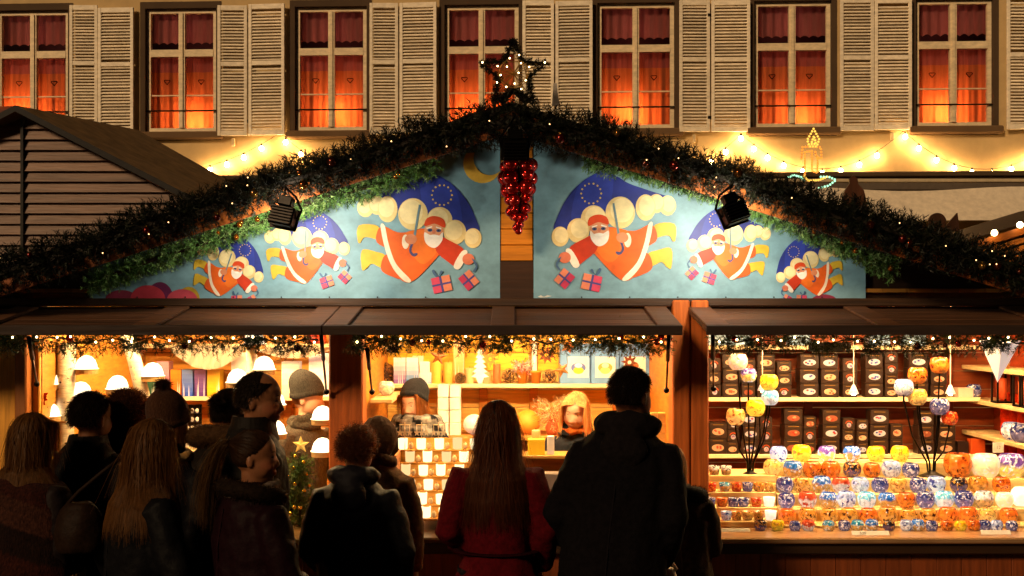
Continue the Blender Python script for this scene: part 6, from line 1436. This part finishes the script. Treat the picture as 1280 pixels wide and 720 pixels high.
# 12 tall man
p = Person('tall short-haired man in a big dark hooded coat with his back turned', 764, 459, -1.15, -14, (-24, 6, 0), 'big', '0b090b', 'cloth', wide=.98, group=G1, skin='5e3a24', lean=(.065, .03), arms={'L': ((-.245, -.03, 1.12), (-.17, .14, .93)), 'R': ((.235, -.03, 1.12), (.2, .10, .92))}, sleeve=1.05); p.scalp('140d09', 1.015); p.hair('short', '1c130c', .026, 3400); p.collar('17120f', 'cloth', h=.055, rx=.092, ry=.09); p.hood_down('100d0e', 'cloth', .06); p12 = p
# 13 small grey shopper
p = Person('short fair-haired shopper in a grey-brown coat with black fur hood behind the tall man', 853, 556, -.62, -6, (14, 4, -10), 'long', '382c24', 'cloth', wide=.92, group=G1, lean=(-.035, 0), arms={'R': ((.2, .06, 1.12), (-.02, .24, 1.18))}); p.scalp('a8805a'); p.hair('bob', '7a5a3c', .14, 1100); p.fur_collar('0e0b0a', z=1.43, rx=.14, ry=.12, rad=.05, n=3600, a0=120, a1=420)
# sellers
G2 = 'sellers behind the counter'
p = Person('seller in grey ribbed beanie and grey high-neck jumper behind the left counter', 379, 466, .82, -128, (36, 6, 0), 'jumper', '5c564c', 'knit', floor=.12, hs=1.12, group=G2, skin='d8a888', hat_pad=.035, arms={'L': ((-.27, .03, 1.10), (-.16, .25, 1.0)), 'R': ((.27, .03, 1.10), (.16, .25, 1.0))}); p.scalp('6a4020'); p.beanie('3c3a36', None, 1.0); p.tail('9a6228', (-.06, -.05, .08), .2, 600, (-.1, .1, -1)); p.scarf('4c463c', rad=.03, loops=2, m='knit', z=1.485, rx=.075, ry=.075)
p = Person('seller in charcoal beanie and black and grey checked scarf behind the votive rack', 522, 477, .95, 172, (-22, 8, 3), 'jumper', '26262a', 'cloth', floor=.12, hs=1.05, group=G2, skin='dcae90', hat_pad=.03, arms={'L': ((-.27, .05, 1.10), (-.14, .26, .98)), 'R': ((.27, .05, 1.10), (.14, .26, .98))}); p.scalp('6a4020'); p.hair('bob', '8a5a2c', .22, 900); p.beanie('232428', None, .9, 16, up=.018); p.scarf('18181a', '8a8680', rad=.052, loops=3, z=1.49, rx=.135, ry=.12, sq=16)
p = Person('blonde seller in a dark jacket looking down behind the middle counter', 720, 486, .85, 176, (-14, 22, -6), 'jumper', '20242c', 'shell', floor=.12, hs=1.12, group=G2, skin='e0b498', arms={'L': ((-.27, .05, 1.10), (-.14, .26, .98)), 'R': ((.27, .05, 1.10), (.14, .26, .98))}); p.scalp('d0a868'); p.hair('bob', 'd8b070', .22, 1700); p.scarf('c8642c', 'e08a3c', rad=.03, loops=1, z=1.46); p.collar('20242c', h=.05, rx=.11, ry=.105, a0=110, a1=430)
# things carried
def bag(name, label, px, py0, py1, wpx, Y, cc, m, handle, depth=.10, cat='bag'):
    a = W(px, py1, Y); h = W(px, py0, Y).z-a.z; w = wpx/S(Y)/2; t = thing(name, label, cat, a); b = MB()
    prof = [(0, .78), (.12, .96), (.4, 1.), (.75, .86), (1., .5)]; b.tube([(a.x, a.y, a.z+h*q) for q, _ in prof], [(w*r, depth/2*r) for _, r in prof], 20)
    me = remesh(b, .010, 2, lambda p_: .010*noise.noise(Vector((p_.x*16, p_.y*16, p_.z*9)))); n = len(me.vertices); c = np.empty(n*3); me.vertices.foreach_get('co', c); c = c.reshape(-1, 3)-np.array(tuple(a)); me.vertices.foreach_set('co', c.ravel()); mesh_obj('bag_body', me, m, t, lin(cc))
    m_ = MB(lin(cc)); m_.smooth = True; pts = [Vector(q) for q in handle]; m_.tube(pts, .008, 8); m_.build('handle', m, t); return t
hl = lambda q, sd: (Matrix.Translation(q.o.location) @ Matrix.Rotation(q.o.rotation_euler.z, 4, 'Z')) @ (q.hands[sd]*q.k)
h9 = hl(p9, 'R'); x9 = 640+h9.x*S(h9.y); bag('carrier_bag', 'crumpled orange carrier bag held by the curly-haired shopper', x9, 706, 800, 30, h9.y, 'c8641c', 'shell', [h9+Vector((-.03, 0, -.13)), h9+Vector((0, 0, .0)), h9+Vector((.03, 0, -.13))])
bag('handbag', 'black handbag hanging beside the flared red coat', 668, 640, 705, 44, -.98, '0e0c0c', 'shell', [W(660, 642, -.98), W(664, 610, -.98), W(668, 590, -.95), W(674, 612, -.98), W(678, 642, -.98)])
bag('shoulder_bag', 'dark brown leather shoulder bag behind the blonde woman', 100, 628, 690, 62, -1.62, '1c120c', 'shell', [W(76, 640, -1.62), W(98, 615, -1.64), W(128, 590, -1.63), W(160, 566, -1.6)], .16)
bag('paper_bag', 'white paper bag at the lower edge beside the tall man', 836, 710, 790, 30, -1.0, 'a89888', 'plain', [W(826, 712, -1.0), W(832, 703, -1.0), W(840, 703, -1.0), W(846, 712, -1.0)])
SUN_E = 2.3
# ================================================================== CAMERA, SKY, LIGHT
cam = bpy.data.cameras.new('camera'); co = bpy.data.objects.new('camera', cam); COL.objects.link(co)
co.location = (0, -CD, CH); co.rotation_euler = (R(90), 0, 0)
cam.sensor_width = 36; cam.lens = 36*F/1280; cam.shift_y = (HY-360)/1280; cam.clip_end = 500; cam.clip_start = .05
SC.camera = co
wd = bpy.data.worlds.new("World"); SC.world = wd; wd.use_nodes = True
nt = wd.node_tree; bg = nt.nodes['Background']; sk = nt.nodes.new('ShaderNodeTexSky'); sk.sky_type = 'NISHITA'; sk.sun_disc = False
SE, SA = R(26), R(215)                                              # elevation, compass direction of the warm street light
sk.sun_elevation = SE; sk.sun_rotation = SA
nt.links.new(sk.outputs[0], bg.inputs[0]); bg.inputs[1].default_value = .0012
sun = bpy.data.lights.new('sun', 'SUN'); sun.energy = SUN_E; sun.angle = R(10); sun.color = (1, .66, .36)
so = bpy.data.objects.new('sun', sun); COL.objects.link(so)
dv = Vector((math.sin(SA)*math.cos(SE), math.cos(SA)*math.cos(SE), math.sin(SE)))
so.rotation_euler = (-dv).to_track_quat('-Z', 'Y').to_euler()
SC.render.engine = 'CYCLES'
cy = SC.cycles; cy.max_bounces = 6; cy.diffuse_bounces = 3; cy.glossy_bounces = 3; cy.transmission_bounces = 4; cy.transparent_max_bounces = 8
cy.sample_clamp_indirect = 4; cy.caustics_reflective = False; cy.caustics_refractive = False
cy.use_denoising = True
try: cy.denoiser = 'OPENIMAGEDENOISE'; cy.denoising_input_passes = 'RGB_ALBEDO_NORMAL'
except Exception: pass
SC.view_settings.view_transform = 'Standard'; SC.view_settings.look = 'None'; SC.view_settings.exposure = 0; SC.view_settings.gamma = 1
